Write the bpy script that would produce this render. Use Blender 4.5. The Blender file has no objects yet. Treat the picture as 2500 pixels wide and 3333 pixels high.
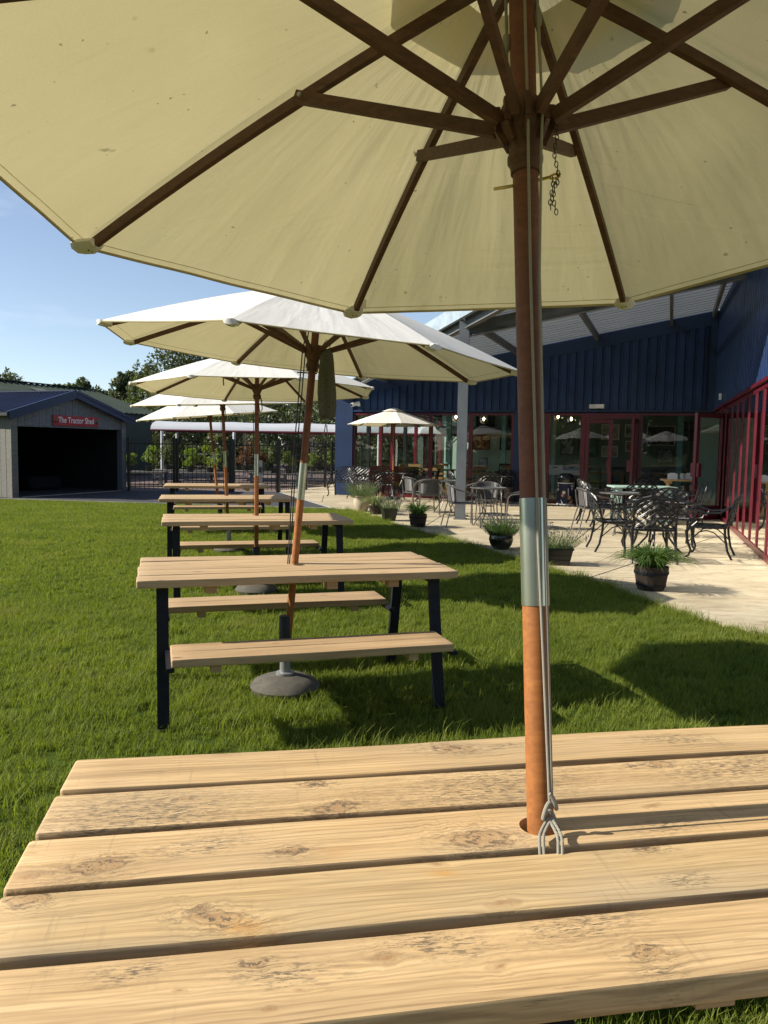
import bpy, bmesh, math, random
import numpy as np
from mathutils import Vector, Matrix, noise as mnoise
R = math.radians
sc = bpy.context.scene
COL = sc.collection
# ------------------------------------------------------------------ camera, sky, sun, exposure
H = 1.45
SUN_EL = R(33.5)
SUN_DIR = Vector((.997, .077, 0)) * math.cos(SUN_EL) + Vector((0, 0, -math.sin(SUN_EL)))
cam = bpy.data.cameras.new('camera'); cam_o = bpy.data.objects.new('camera', cam); COL.objects.link(cam_o)
cam.sensor_fit = 'VERTICAL'; cam.sensor_height = 24; cam.lens = 24 * 2550 / 3333
cam.clip_start = .02; cam.clip_end = 3000
p_, r_ = R(4.75), R(.95)
fw = Vector((0, math.cos(p_), -math.sin(p_))); rt = Vector((1, 0, 0)); up = rt.cross(fw)
r2 = rt * math.cos(r_) + up * math.sin(r_); u2 = up * math.cos(r_) - rt * math.sin(r_)
cam_o.matrix_world = Matrix((( r2.x, u2.x, -fw.x, 0), (r2.y, u2.y, -fw.y, 0), (r2.z, u2.z, -fw.z, H), (0, 0, 0, 1)))
sc.camera = cam_o
w = bpy.data.worlds.new('World'); sc.world = w; w.use_nodes = True
wn = w.node_tree; bg = wn.nodes['Background']
sky = wn.nodes.new('ShaderNodeTexSky'); sky.sky_type = 'NISHITA'; sky.sun_disc = False
sky.sun_elevation = SUN_EL; sky.sun_rotation = R(265.6); sky.altitude = 50; sky.air_density = .85; sky.dust_density = .1; sky.ozone_density = 2.2
# a few faint wisps of cloud
tc = wn.nodes.new('ShaderNodeTexCoord'); mp = wn.nodes.new('ShaderNodeMapping'); mp.inputs['Scale'].default_value = (3, 3, 11)
ns = wn.nodes.new('ShaderNodeTexNoise'); ns.inputs['Scale'].default_value = 1.6; ns.inputs['Detail'].default_value = 7
rp = wn.nodes.new('ShaderNodeValToRGB'); rp.color_ramp.elements[0].position = .56; rp.color_ramp.elements[1].position = .82
rp.color_ramp.elements[1].color = (.35, .35, .35, 1)
mx = wn.nodes.new('ShaderNodeMixRGB'); mx.inputs[2].default_value = (8, 8.2, 8.6, 1)
wn.links.new(tc.outputs['Generated'], mp.inputs[0]); wn.links.new(mp.outputs[0], ns.inputs['Vector']); wn.links.new(ns.outputs['Fac'], rp.inputs[0])
wn.links.new(rp.outputs[0], mx.inputs[0]); hs = wn.nodes.new('ShaderNodeHueSaturation'); hs.inputs['Saturation'].default_value = .82; wn.links.new(sky.outputs[0], hs.inputs['Color']); wn.links.new(hs.outputs[0], mx.inputs[1]); wn.links.new(mx.outputs[0], bg.inputs[0])
bg.inputs[1].default_value = .09
sl = bpy.data.lights.new('sun', 'SUN'); sl.energy = 4.9; sl.angle = R(.53); sl.color = (1, .93, .80)
so = bpy.data.objects.new('sun', sl); COL.objects.link(so); so.rotation_euler = SUN_DIR.to_track_quat('-Z', 'Y').to_euler()
vs = sc.view_settings; vs.view_transform = 'Standard'; vs.look = 'None'; vs.gamma = 1; vs.use_curve_mapping = False; vs.exposure = 0.78
sc.cycles.max_bounces = 10; sc.cycles.transparent_max_bounces = 24; sc.cycles.transmission_bounces = 6; sc.cycles.diffuse_bounces = 4

# ------------------------------------------------------------------ materials
class NT:
    def __init__(s, name):
        s.m = bpy.data.materials.new(name); s.m.use_nodes = True; s.t = s.m.node_tree; s.n = s.t.nodes
        s.b = s.n['Principled BSDF']; s.out = s.n['Material Output']
    def new(s, typ, **kw):
        n = s.n.new(typ)
        for k, v in kw.items():
            if k in n.inputs: n.inputs[k].default_value = v
            else: setattr(n, k, v)
        return n
    def lk(s, a, b): s.t.links.new(a, b)
    def put(s, i, v):
        if hasattr(v, 'links'): s.lk(v, i)
        else: i.default_value = v
    def M(s, op, a, b=None, c=None, clamp=False):
        n = s.n.new('ShaderNodeMath'); n.operation = op; n.use_clamp = clamp
        for i, v in enumerate((a, b, c)):
            if v is not None: s.put(n.inputs[i], v)
        return n.outputs[0]
    def mix(s, f, a, b, mode='MIX'):
        n = s.n.new('ShaderNodeMixRGB'); n.blend_type = mode
        for i, v in enumerate((f, a, b)):
            if not hasattr(v, 'links') and i and len(v) == 3: v = (*v, 1)
            s.put(n.inputs[i], v)
        return n.outputs[0]
    def noise(s, vec, scale, detail=3, rough=.5, dist=0):
        n = s.new('ShaderNodeTexNoise', Scale=scale, Detail=detail, Roughness=rough, Distortion=dist)
        if vec is not None: s.lk(vec, n.inputs['Vector'])
        return n.outputs['Fac']
    def obj(s): return s.new('ShaderNodeTexCoord').outputs['Object']
    def mapv(s, vec, scale, loc=(0, 0, 0), rot=(0, 0, 0)):
        n = s.n.new('ShaderNodeMapping'); n.inputs['Scale'].default_value = scale; n.inputs['Location'].default_value = loc; n.inputs['Rotation'].default_value = rot
        s.lk(vec, n.inputs[0]); return n.outputs[0]
    def ramp(s, f, *els):
        n = s.n.new('ShaderNodeValToRGB'); e = n.color_ramp.elements
        while len(e) < len(els): e.new(.5)
        for q, (p, c) in zip(e, els): q.position = p; q.color = (c, c, c, 1) if isinstance(c, (int, float)) else (*c, 1)
        s.lk(f, n.inputs[0]); return n.outputs[0]
    def bump(s, h, strength=.3, dist=.01):
        n = s.new('ShaderNodeBump', Strength=strength, Distance=dist); s.lk(h, n.inputs['Height']); s.lk(n.outputs[0], s.b.inputs['Normal']); return n.outputs[0]
def mat(name, col, rough=.6, metal=0, var=.25, vs_=6, bump=0, bs=60, rvar=0, dark=None, spec=None, coat=0):
    n = NT(name); o = n.obj()
    f = n.noise(o, vs_, 5, .6)
    c2 = dark or tuple(c * (1 - var) for c in col); c1 = tuple(min(1, c * (1 + var * .5)) for c in col)
    n.lk(n.ramp(f, (.3, c2), (.7, c1)), n.b.inputs['Base Color'])
    n.b.inputs['Roughness'].default_value = rough; n.b.inputs['Metallic'].default_value = metal
    if rvar: n.lk(n.ramp(n.noise(o, vs_ * 3, 4), (.3, max(0, rough - rvar)), (.7, rough + rvar)), n.b.inputs['Roughness'])
    if bump: n.bump(n.noise(o, bs, 4), bump, .004)
    if spec is not None: n.b.inputs['Specular IOR Level'].default_value = spec
    if coat: n.b.inputs['Coat Weight'].default_value = coat; n.b.inputs['Coat Roughness'].default_value = .12
    return n.m
def wood_mat(name, knots, seed, grey=.35, tint=(1, 1, 1)):
    n = NT(name); o = n.obj(); sp = n.new('ShaderNodeSeparateXYZ'); n.lk(o, sp.inputs[0]); X, Y, Z = sp.outputs
    wob = n.noise(n.mapv(o, (14, 14, 14), (seed, 0, 0)), 3, 3)
    wb0 = n.M('SUBTRACT', wob, .5)
    Yw = Y; grit = 0.0; dark = 0.0; red = 0.0; stain = 0.0
    for (kx, ky, s, t) in knots:
        sx, sy = (s * 1.5, s * .8) if t != 'g' else (s * 1.6, s * .7)
        wb = n.M('MULTIPLY', wb0, .055 * min(1, s / .026)); dx = n.M('DIVIDE', n.M('SUBTRACT', n.M('ADD', X, wb), kx), sx); dy = n.M('DIVIDE', n.M('SUBTRACT', n.M('SUBTRACT', Y, wb), ky), sy)
        ang = .5 * math.sin(kx * 37 + seed)
        dx = n.M('ADD', dx, n.M('MULTIPLY', dy, ang))
        d2 = n.M('ADD', n.M('MULTIPLY', dx, dx), n.M('MULTIPLY', dy, dy)); d = n.M('SQRT', d2)
        g = n.M('EXPONENT', n.M('MULTIPLY', d2, -.30))
        if t in 'bs':
            Yw = n.M('SUBTRACT', Yw, n.M('MULTIPLY', n.M('MULTIPLY', n.M('SUBTRACT', Y, ky), g), .85))
            ins = n.M('SUBTRACT', 1.25, d, clamp=True) if t == 'b' else n.M('SUBTRACT', 1.0, d, clamp=True)
            red = n.M('MAXIMUM', red, n.M('MULTIPLY', ins, .55 if t == 'b' else .9, clamp=True))
            ring = n.M('EXPONENT', n.M('MULTIPLY', n.M('POWER', n.M('SUBTRACT', d, .95), 2), -60 if t == 'b' else -30))
            rr = n.M('MULTIPLY', n.M('ADD', n.M('SINE', n.M('MULTIPLY', d, 24)), 1), n.M('MULTIPLY', ins, .3))
            dark = n.M('MAXIMUM', dark, n.M('ADD', n.M('MULTIPLY', ring, .45 if t == 'b' else .22), n.M('MULTIPLY', rr, .6)))
        if t in 'bg': grit = n.M('MAXIMUM', grit, n.M('MULTIPLY', g, .95 if t == 'b' else 1.0))
        if t == 'o': stain = n.M('MAXIMUM', stain, n.M('EXPONENT', n.M('MULTIPLY', d2, -1.2)))
    cb = n.new('ShaderNodeCombineXYZ'); n.lk(X, cb.inputs[0]); n.put(cb.inputs[1], Yw); n.lk(Z, cb.inputs[2]); v = cb.outputs[0]
    g1 = n.noise(n.mapv(v, (.9, 34, 34), (seed * 3.1, seed, 0)), 1, 5, .6, .4)
    g2 = n.noise(n.mapv(v, (5, 160, 160), (seed, seed * 2, 0)), 1, 4, .65)
    big = n.noise(n.mapv(o, (2.2, 7, 7), (seed * 5, 0, 0)), 1, 3)
    T = lambda c: tuple(a * b * k for a, b, k in zip(c, tint, (1.09, 1.05, .95)))
    c = n.ramp(g1, (.25, T((.37, .265, .155))), (.5, T((.56, .41, .24))), (.78, T((.66, .51, .325))))
    c = n.mix(.7, c, n.ramp(g2, (.3, (.60, .56, .50)), (.60, (1.06, 1.05, 1.03))), 'MULTIPLY')
    c = n.mix(n.M('MULTIPLY', n.ramp(big, (.45, 0), (.7, 1)), grey), c, (.36, .30, .21))
    # rough-sawn scratch marks across the grain
    saw = n.noise(n.mapv(o, (90, 7, 7), (seed, 0, 0), (0, 0, .5)), 1, 2)
    c = n.mix(n.M('MULTIPLY', n.M('MULTIPLY', n.ramp(saw, (.60, 0), (.68, 1)), n.ramp(n.noise(n.mapv(o, (5, 5, 5), (seed * 2, 3, 0)), 1, 2), (.5, 0), (.65, 1))), .35), c, (.25, .19, .12))
    rl = n.M('SINE', n.M('ADD', n.M('MULTIPLY', Yw, 480), n.M('ADD', n.M('MULTIPLY', n.noise(n.mapv(v, (1.6, 7, 7), (seed * 2, 0, 0)), 1, 3), 34), n.M('MULTIPLY', Z, 200))))
    c = n.mix(n.M('MULTIPLY', n.ramp(n.M('MULTIPLY_ADD', rl, .5, .5), (.70, 0), (1, 1)), n.ramp(n.noise(n.mapv(o, (1.3, 5, 5), (seed, 2, 0)), 1, 2), (.35, .12), (.65, .5))), c, (.24, .15, .075))
    hf = n.noise(n.mapv(v, (55, 300, 300), (0, seed, 0)), 1, 3, .7)
    pores = n.M('MULTIPLY', n.ramp(n.noise(n.mapv(v, (9, 120, 120), (0, seed * 4, 0)), 1, 4, .7), (.60, 0), (.68, 1)), n.ramp(n.noise(n.mapv(o, (4, 14, 14), (seed, 7, 0)), 1, 2), (.5, 0), (.62, 1)))
    spk = n.M('MULTIPLY', n.ramp(hf, (.50, 0), (.60, 1)), grit)
    c = n.mix(red, c, (.33, .19, .09))
    c = n.mix(n.M('MULTIPLY', stain, .5 if seed > 8 and seed < 9 else .22), c, (.50, .235, .045))
    c = n.mix(n.M('MULTIPLY', pores, .6), c, (.14, .085, .04))
    c = n.mix(n.M('MULTIPLY', spk, .9), c, (.10, .08, .06))
    c = n.mix(n.M('MULTIPLY', n.M('MINIMUM', dark, 1), .75), c, (.10, .05, .025))
    n.lk(c, n.b.inputs['Base Color']); n.b.inputs['Roughness'].default_value = .62; n.b.inputs['Specular IOR Level'].default_value = .35
    ck = n.M('ABSOLUTE', n.M('SUBTRACT', n.noise(n.mapv(v, (1.1, 42, 42), (seed * 7, 1, 0)), 1, 2, .5), .5))
    ck = n.M('MULTIPLY', n.ramp(ck, (.0, 1), (.010, 0)), n.ramp(n.noise(n.mapv(o, (2.5, 12, 12), (seed, 9, 0)), 1, 2), (.56, 0), (.62, 1)))
    c = n.mix(n.M('MULTIPLY', ck, .75), c, (.11, .065, .03))
    c = n.mix(.55, c, n.ramp(n.noise(n.mapv(v, (22, 420, 420), (seed, 3, 0)), 1, 3, .7), (.36, (.52, .47, .40)), (.57, (1.08, 1.07, 1.06))), 'MULTIPLY')
    gy = n.noise(n.mapv(o, (6, 16, 16), (seed, 4, 0)), 1, 5, .7); c = n.mix(n.M('MULTIPLY', n.ramp(gy, (.5, 0), (.72, 1)), .30), c, (.24, .19, .12))
    h = n.M('SUBTRACT', n.M('ADD', n.M('MULTIPLY_ADD', rl, -.12, g1), n.M('MULTIPLY', g2, .6)), n.M('ADD', spk, n.M('MULTIPLY', dark, .3)))
    n.bump(h, .45, .0018)
    return n.m
def generic_wood(name, seed, c1, c2, scale=1.0):
    n = NT(name); o = n.obj()
    rnd = n.new('ShaderNodeObjectInfo').outputs['Random']
    off = n.new('ShaderNodeCombineXYZ'); n.lk(n.M('MULTIPLY', rnd, 37), off.inputs[0]); n.lk(n.M('MULTIPLY', rnd, 11), off.inputs[1])
    ad = n.new('ShaderNodeVectorMath', operation='ADD'); n.lk(o, ad.inputs[0]); n.lk(off.outputs[0], ad.inputs[1]); v = ad.outputs[0]
    vo = n.new('ShaderNodeTexVoronoi', Scale=1.0, feature='F1'); n.lk(n.mapv(v, (3.5 * scale, 7 * scale, 7 * scale)), vo.inputs['Vector'])
    kd = vo.outputs['Distance']
    g1 = n.noise(n.mapv(v, (1.1 * scale, 20 * scale, 20 * scale)), 1, 5, .6, .5)
    g2 = n.noise(n.mapv(v, (5, 130, 130)), 1, 4, .65)
    c = n.ramp(g1, (.28, c2), (.7, c1)); c = n.mix(.7, c, n.ramp(g2, (.3, (.7, .66, .6)), (.62, (1.05, 1.04, 1.02))), 'MULTIPLY')
    c = n.mix(n.M('MULTIPLY', n.ramp(kd, (.05, 1), (.13, 0)), .75), c, (.14, .08, .04))
    c = n.mix(n.M('MULTIPLY', n.M('SUBTRACT', rnd, .3, clamp=True), .35), c, tuple(a * .72 for a in c1))
    n.lk(c, n.b.inputs['Base Color']); n.b.inputs['Roughness'].default_value = .65
    n.bump(n.M('ADD', g1, g2), .35, .002); return n.m
M = {}
M['table'] = generic_wood('weathered_pine', 1, (.55, .40, .24), (.37, .25, .135))
M['bench'] = generic_wood('bench_pine', 1, (.50, .35, .20), (.32, .21, .11))
M['umb_wood'] = generic_wood('varnished_hardwood', 4, (.12, .052, .024), (.055, .022, .010), 3)
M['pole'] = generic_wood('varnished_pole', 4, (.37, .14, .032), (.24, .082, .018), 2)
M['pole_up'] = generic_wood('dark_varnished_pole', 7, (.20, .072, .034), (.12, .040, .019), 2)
M['steel'] = mat('black_painted_steel', (.008, .010, .015), .6, 0, .4, 20, .05, 200, spec=.25)
M['cast'] = mat('black_cast_iron', (.006, .007, .008), .30, 0, .4, 25, .05, 150, spec=.4)
M['rattan'] = mat('grey_tube', (.16, .15, .145), .38, .55, .2, 20)
M['sleeve'] = mat('brushed_metal', (.50, .53, .44), .30, .9, .15, 8)
M['galv'] = mat('galvanised_steel', (.30, .31, .32), .45, .5, .2, 9)
M['brass'] = mat('brass', (.55, .42, .12), .28, 1, .2, 30)
M['iron'] = mat('chain_iron', (.08, .065, .05), .4, .8, .3, 60)
M['rubber'] = mat('rubber', (.02, .022, .025), .6)
M['concrete_base'] = mat('base_concrete', (.09, .082, .066), .85, 0, .35, 14, .3, 90)
M['red'] = mat('red_window_frame', (.105, .005, .014), .33, 0, .25, 5, spec=.6)
M['red2'] = mat('maroon_pipe', (.13, .018, .03), .5)
M['blue'] = mat('navy_cladding', (.012, .034, .105), .38, 0, .25, 1.2, .05, 8, rvar=.08, spec=.5)
M['blue_flat'] = mat('navy_flashing', (.010, .027, .078), .42, 0, .2, 1.5)
M['grey_steel'] = mat('grey_column_paint', (.15, .165, .18), .45, 0, .2, 3)
M['beam'] = mat('grey_beam_paint', (.13, .135, .135), .55, 0, .3, 3)
M['fascia'] = mat('pale_gutter', (.33, .40, .47), .45)
M['mint'] = mat('mint_wall', (.40, .55, .48), .8, 0, .08, 1)
M['sage'] = mat('sage_wall', (.17, .23, .20), .8, 0, .08, 1)
M['mint_wood'] = generic_wood('mint_wood', 3, (.36, .52, .47), (.28, .42, .38), 1)
M['teal'] = mat('teal_post', (.16, .36, .36), .5)
M['floor'] = mat('cafe_floor', (.20, .16, .12), .4, 0, .2, 2)
M['ceil'] = mat('cafe_ceiling', (.30, .32, .30), .9)
M['white'] = mat('white_plastic', (.75, .75, .73), .4, 0, .05, 3)
M['white_metal'] = mat('white_post', (.62, .64, .66), .4, 0, .1, 3)
M['green_wall'] = mat('dark_green_cladding', (.012, .03, .026), .5, 0, .25, 1)
M['green_roof'] = mat('green_grey_roof', (.045, .062, .050), .85, 0, .25, .8, spec=.15)
M['skylight'] = mat('skylight', (.14, .14, .09), .5)
M['blue_roof'] = mat('blue_roof_sheet', (.022, .035, .085), .6, 0, .3, 1, spec=.3)
M['board'] = generic_wood('grey_board', 2, (.20, .215, .235), (.11, .12, .13), 1)
M['board_l'] = generic_wood('pale_grey_board', 2, (.22, .215, .19), (.13, .125, .11), 1)
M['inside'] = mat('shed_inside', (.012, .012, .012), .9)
M['navy_stuff'] = mat('blue_tarpaulin', (.005, .006, .010), .8)
M['asphalt'] = mat('asphalt', (.045, .048, .052), .85, 0, .35, 3, .4, 120)
M['kerb'] = mat('kerb_concrete', (.33, .31, .27), .85, 0, .25, 4, .2, 60)
M['fence'] = mat('black_railing', (.010, .011, .012), .3)
M['shade_cloth'] = mat('white_tensile_cloth', (.46, .48, .51), .6, 0, .08, 1)
M['darkwood'] = mat('dark_chair_wood', (.035, .022, .014), .45)
M['tanwood'] = generic_wood('tan_chair_wood', 5, (.38, .22, .09), (.24, .13, .05), 2)
M['pine'] = generic_wood('new_pine', 6, (.62, .42, .20), (.46, .29, .12), 2)
M['bark'] = mat('bark', (.06, .045, .032), .9, 0, .4, 8, .5, 30)
M['terracotta'] = mat('cream_pot', (.50, .40, .29), .75, 0, .25, 5, .2, 60)
M['barrelwood'] = generic_wood('barrel_wood', 5, (.032, .020, .013), (.014, .009, .006), 3)
M['pot_black'] = mat('black_plastic', (.010, .012, .012), .35, 0, .3, 20)
M['pot_glaze'] = mat('black_glaze', (.008, .012, .010), .15, 0, .3, 10, spec=.7)
M['soil'] = mat('soil', (.03, .02, .014), .95, 0, .4, 40, .6, 80)
M['sign_red'] = mat('sign_red', (.42, .012, .02), .45, 0, .1, 3)
M['sign_white'] = mat('sign_lettering', (.82, .82, .82), .5, 0, .03, 3)
M['tractor_green'] = mat('tractor_green', (.03, .16, .04), .5)
M['cord'] = None
M['sofa'] = mat('red_upholstery', (.22, .012, .022), .6)
M['menu'] = mat('menu_card', (.30, .34, .36), .5)
M['black'] = mat('black_panel', (.01, .01, .012), .5)
M['navy'] = mat('navy_wrap', (.012, .014, .05), .35)
M['cream'] = mat('cream_print', (.85, .72, .42), .45)
M['pink'] = mat('pink_print', (.75, .32, .30), .45)
M['tan'] = mat('tan_print', (.45, .27, .10), .45)
def mk_cord():
    n = NT('braided_cord'); o = n.obj()
    sp = n.new('ShaderNodeSeparateXYZ'); n.lk(o, sp.inputs[0])
    wv = n.M('SINE', n.M('ADD', n.M('MULTIPLY', sp.outputs[2], 2600), n.M('MULTIPLY', sp.outputs[0], 1900)))
    wv = n.M('MULTIPLY_ADD', wv, .5, .5)
    n.lk(n.mix(wv, (.13, .12, .095), (.42, .40, .33)), n.b.inputs['Base Color']); n.b.inputs['Roughness'].default_value = .7
    n.bump(wv, .6, .001); return n.m
M['cord'] = mk_cord()
def mk_canvas(name, dirty):
    n = NT(name); o = n.obj()
    weave = n.noise(n.mapv(o, (260, 260, 260)), 1, 2)
    big = n.noise(o, 2.2, 4); sp = n.new('ShaderNodeSeparateXYZ'); n.lk(o, sp.inputs[0])
    rad = n.M('SQRT', n.M('ADD', n.M('MULTIPLY', sp.outputs[0], sp.outputs[0]), n.M('MULTIPLY', sp.outputs[1], sp.outputs[1]))); an = n.M('ARCTAN2', sp.outputs[1], sp.outputs[0])
    pc = n.new('ShaderNodeCombineXYZ'); n.lk(n.M('MULTIPLY', an, 7), pc.inputs[0]); n.lk(n.M('MULTIPLY', rad, 1.6), pc.inputs[1])
    f1 = n.noise(pc.outputs[0], 1.5, 3, .45, .25); f2 = n.noise(n.mapv(o, (1.1, 1.1, 1.1), (4, 4, 4)), 2.6, 3, .5, .3)
    cr = n.M('ADD', n.M('MULTIPLY', n.ramp(n.noise(n.mapv(o, (1.2, 11, 6), (2, 1, 0), (0, 0, .7)), 1, 2, .5, .15), (.52, 0), (.60, 1)), n.ramp(n.noise(o, 2.3, 1), (.48, 0), (.62, 1))),
              n.M('MULTIPLY', n.ramp(n.noise(n.mapv(o, (1.0, 13, 6), (7, 3, 0), (0, 0, -1.1)), 1, 2, .5, .15), (.55, 0), (.62, 1)), n.ramp(n.noise(n.mapv(o, (1, 1, 1), (5, 5, 5)), 2.0, 1), (.48, 0), (.6, 1))))
    wr = n.M('ADD', n.M('MULTIPLY', f1, 1.0), n.M('MULTIPLY', cr, .16))
    c = n.ramp(big, (.3, (.76, .75, .70)), (.7, (.82, .815, .78)))
    if dirty:
        s1 = n.noise(n.mapv(o, (1, 1, 1), (3, 1, 2)), 19, 2, .5); s2 = n.noise(n.mapv(o, (1, 1, 1), (8, 1, 2)), 3, 2)
        sm = n.M('MULTIPLY', n.ramp(s1, (.72, 0), (.78, 1)), n.ramp(s2, (.5, 0), (.6, 1)))
        c = n.mix(n.M('MULTIPLY', sm, .6), c, (.20, .19, .14))
        s3 = n.noise(n.mapv(o, (1, 1, 1), (1, 5, 2)), 55, 1, .5)
        c = n.mix(n.M('MULTIPLY', n.ramp(s3, (.775, 0), (.80, 1)), .6), c, (.14, .13, .09))
    c = n.mix(.35, c, n.ramp(weave, (.3, .86), (.7, 1.0)), 'MULTIPLY')
    d = n.new('ShaderNodeBsdfDiffuse'); t = n.new('ShaderNodeBsdfTranslucent'); a = n.new('ShaderNodeMixShader', Fac=.225)
    n.lk(c, d.inputs[0])
    n.lk(n.mix(1, c, (.93, .82, .46), 'MULTIPLY'), t.inputs[0])
    b = n.new('ShaderNodeBump', Strength=.36, Distance=.022); n.lk(n.M('ADD', wr, n.M('MULTIPLY', weave, .04)), b.inputs['Height'])
    n.lk(b.outputs[0], d.inputs['Normal']); n.lk(b.outputs[0], t.inputs['Normal'])
    n.lk(d.outputs[0], a.inputs[1]); n.lk(t.outputs[0], a.inputs[2]); n.lk(a.outputs[0], n.out.inputs[0]); n.n.remove(n.b)
    return n.m
M['canvas'] = mk_canvas('umbrella_canvas', True)
def mk_glass(name, refl=.10, tint=(.86, .9, .88)):
    n = NT(name); t = n.new('ShaderNodeBsdfTransparent'); t.inputs[0].default_value = (*tint, 1)
    g = n.new('ShaderNodeBsdfGlossy', Roughness=.0); g.inputs[0].default_value = (1, 1, 1, 1)
    f = n.new('ShaderNodeFresnel', IOR=1.5)
    wv = n.new('ShaderNodeBump', Strength=.035, Distance=.05); n.lk(n.noise(n.obj(), 1.3, 1), wv.inputs['Height']); n.lk(wv.outputs[0], g.inputs['Normal'])
    fa = n.M('ADD', n.M('MULTIPLY', f.outputs[0], 1.25), refl * .15, clamp=True)
    m = n.new('ShaderNodeMixShader'); n.lk(fa, m.inputs[0]); n.lk(t.outputs[0], m.inputs[1]); n.lk(g.outputs[0], m.inputs[2]); n.lk(m.outputs[0], n.out.inputs[0]); n.n.remove(n.b)
    return n.m
M['glass'] = mk_glass('window_glass')
def mk_sheet():
    n = NT('translucent_roof_sheet'); t = n.new('ShaderNodeBsdfTransparent'); t.inputs[0].default_value = (.55, .6, .65, 1)
    d = n.new('ShaderNodeBsdfTranslucent'); d.inputs[0].default_value = (.20, .22, .24, 1)
    e = n.new('ShaderNodeBsdfDiffuse'); n.lk(n.ramp(n.noise(n.mapv(n.obj(), (.6, 3, 1)), 1.5, 4), (.3, (.16, .17, .18)), (.7, (.27, .28, .29))), e.inputs[0])
    a = n.new('ShaderNodeMixShader', Fac=.75); n.lk(d.outputs[0], a.inputs[1]); n.lk(e.outputs[0], a.inputs[2])
    m = n.new('ShaderNodeMixShader', Fac=.90); n.lk(t.outputs[0], m.inputs[1]); n.lk(a.outputs[0], m.inputs[2]); n.lk(m.outputs[0], n.out.inputs[0]); n.n.remove(n.b)
    return n.m
M['sheet'] = mk_sheet()
def mk_leaf(name, c1, c2, tr=.35, sc_=3, rough=.5):
    n = NT(name); o = n.obj(); rnd = n.new('ShaderNodeObjectInfo').outputs['Random']
    f = n.noise(o, sc_, 3); f = n.M('ADD', f, n.M('MULTIPLY', n.M('SUBTRACT', rnd, .5), .25))
    c = n.ramp(f, (.3, c2), (.7, c1)); n.lk(c, n.b.inputs['Base Color']); n.b.inputs['Roughness'].default_value = rough; n.b.inputs['Specular IOR Level'].default_value = .35
    t = n.new('ShaderNodeBsdfTranslucent'); n.lk(n.mix(1, c, (1.5, 1.6, .6), 'MULTIPLY'), t.inputs[0]); m = n.new('ShaderNodeMixShader', Fac=tr)
    n.lk(n.b.outputs[0], m.inputs[1]); n.lk(t.outputs[0], m.inputs[2]); n.lk(m.outputs[0], n.out.inputs[0]); return n.m
def mk_grass():
    m = mk_leaf('lawn_grass', (.21, .245, .045), (.125, .165, .026), .43, .8, .6); t = m.node_tree; r = [x for x in t.nodes if x.type == 'VALTORGB'][0]
    g = t.nodes.new('ShaderNodeNewGeometry'); a = t.nodes.new('ShaderNodeTexNoise'); a.inputs['Scale'].default_value = 1.3; a.inputs['Detail'].default_value = 6; t.links.new(g.outputs['Position'], a.inputs['Vector'])
    ad = t.nodes.new('ShaderNodeMath'); ad.operation = 'ADD'; rn = t.nodes.new('ShaderNodeMath'); rn.operation = 'MULTIPLY_ADD'; rn.inputs[1].default_value = .35; rn.inputs[2].default_value = -.17
    t.links.new(g.outputs['Random Per Island'], rn.inputs[0]); t.links.new(a.outputs[0], ad.inputs[0]); t.links.new(rn.outputs[0], ad.inputs[1]); t.links.new(ad.outputs[0], r.inputs[0])
    e = r.color_ramp.elements.new(.82); e.color = (.22, .21, .07, 1); [x for x in t.nodes if x.type == 'BSDF_PRINCIPLED'][0].inputs['Specular IOR Level'].default_value = .22; return m
M['grass_old'] = mk_leaf('lawn_grass', (.125, .175, .032), (.070, .115, .020), .40, .8, .55)
M['grass'] = mk_grass()
M['leaf_dark'] = mk_leaf('dark_leaf', (.10, .118, .060), (.060, .078, .038), .25, .35)  # lightened and greyed: distance haze of the far trees put into the colour
M['leaf_mid'] = mk_leaf('mid_leaf', (.12, .14, .066), (.078, .10, .045), .3, .35)  # same haze lightening mixed into this leaf tone
M['leaf_lime'] = mk_leaf('lime_leaf', (.26, .30, .04), (.10, .17, .03), .35, 1.5)
M['leaf_red'] = mk_leaf('rusty_leaf', (.16, .06, .03), (.08, .05, .02), .3, 1.5)
M['lavender'] = mk_leaf('lavender_leaf', (.15, .20, .09), (.08, .12, .05), .3, 8)
M['lavhead'] = mat('lavender_head', (.16, .13, .14), .8)
M['blade'] = mk_leaf('strap_leaf', (.12, .19, .05), (.035, .08, .018), .3, 8, .35)
M['blade2'] = mk_leaf('striped_strap_leaf', (.28, .30, .16), (.12, .17, .06), .3, 8, .35)
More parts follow.
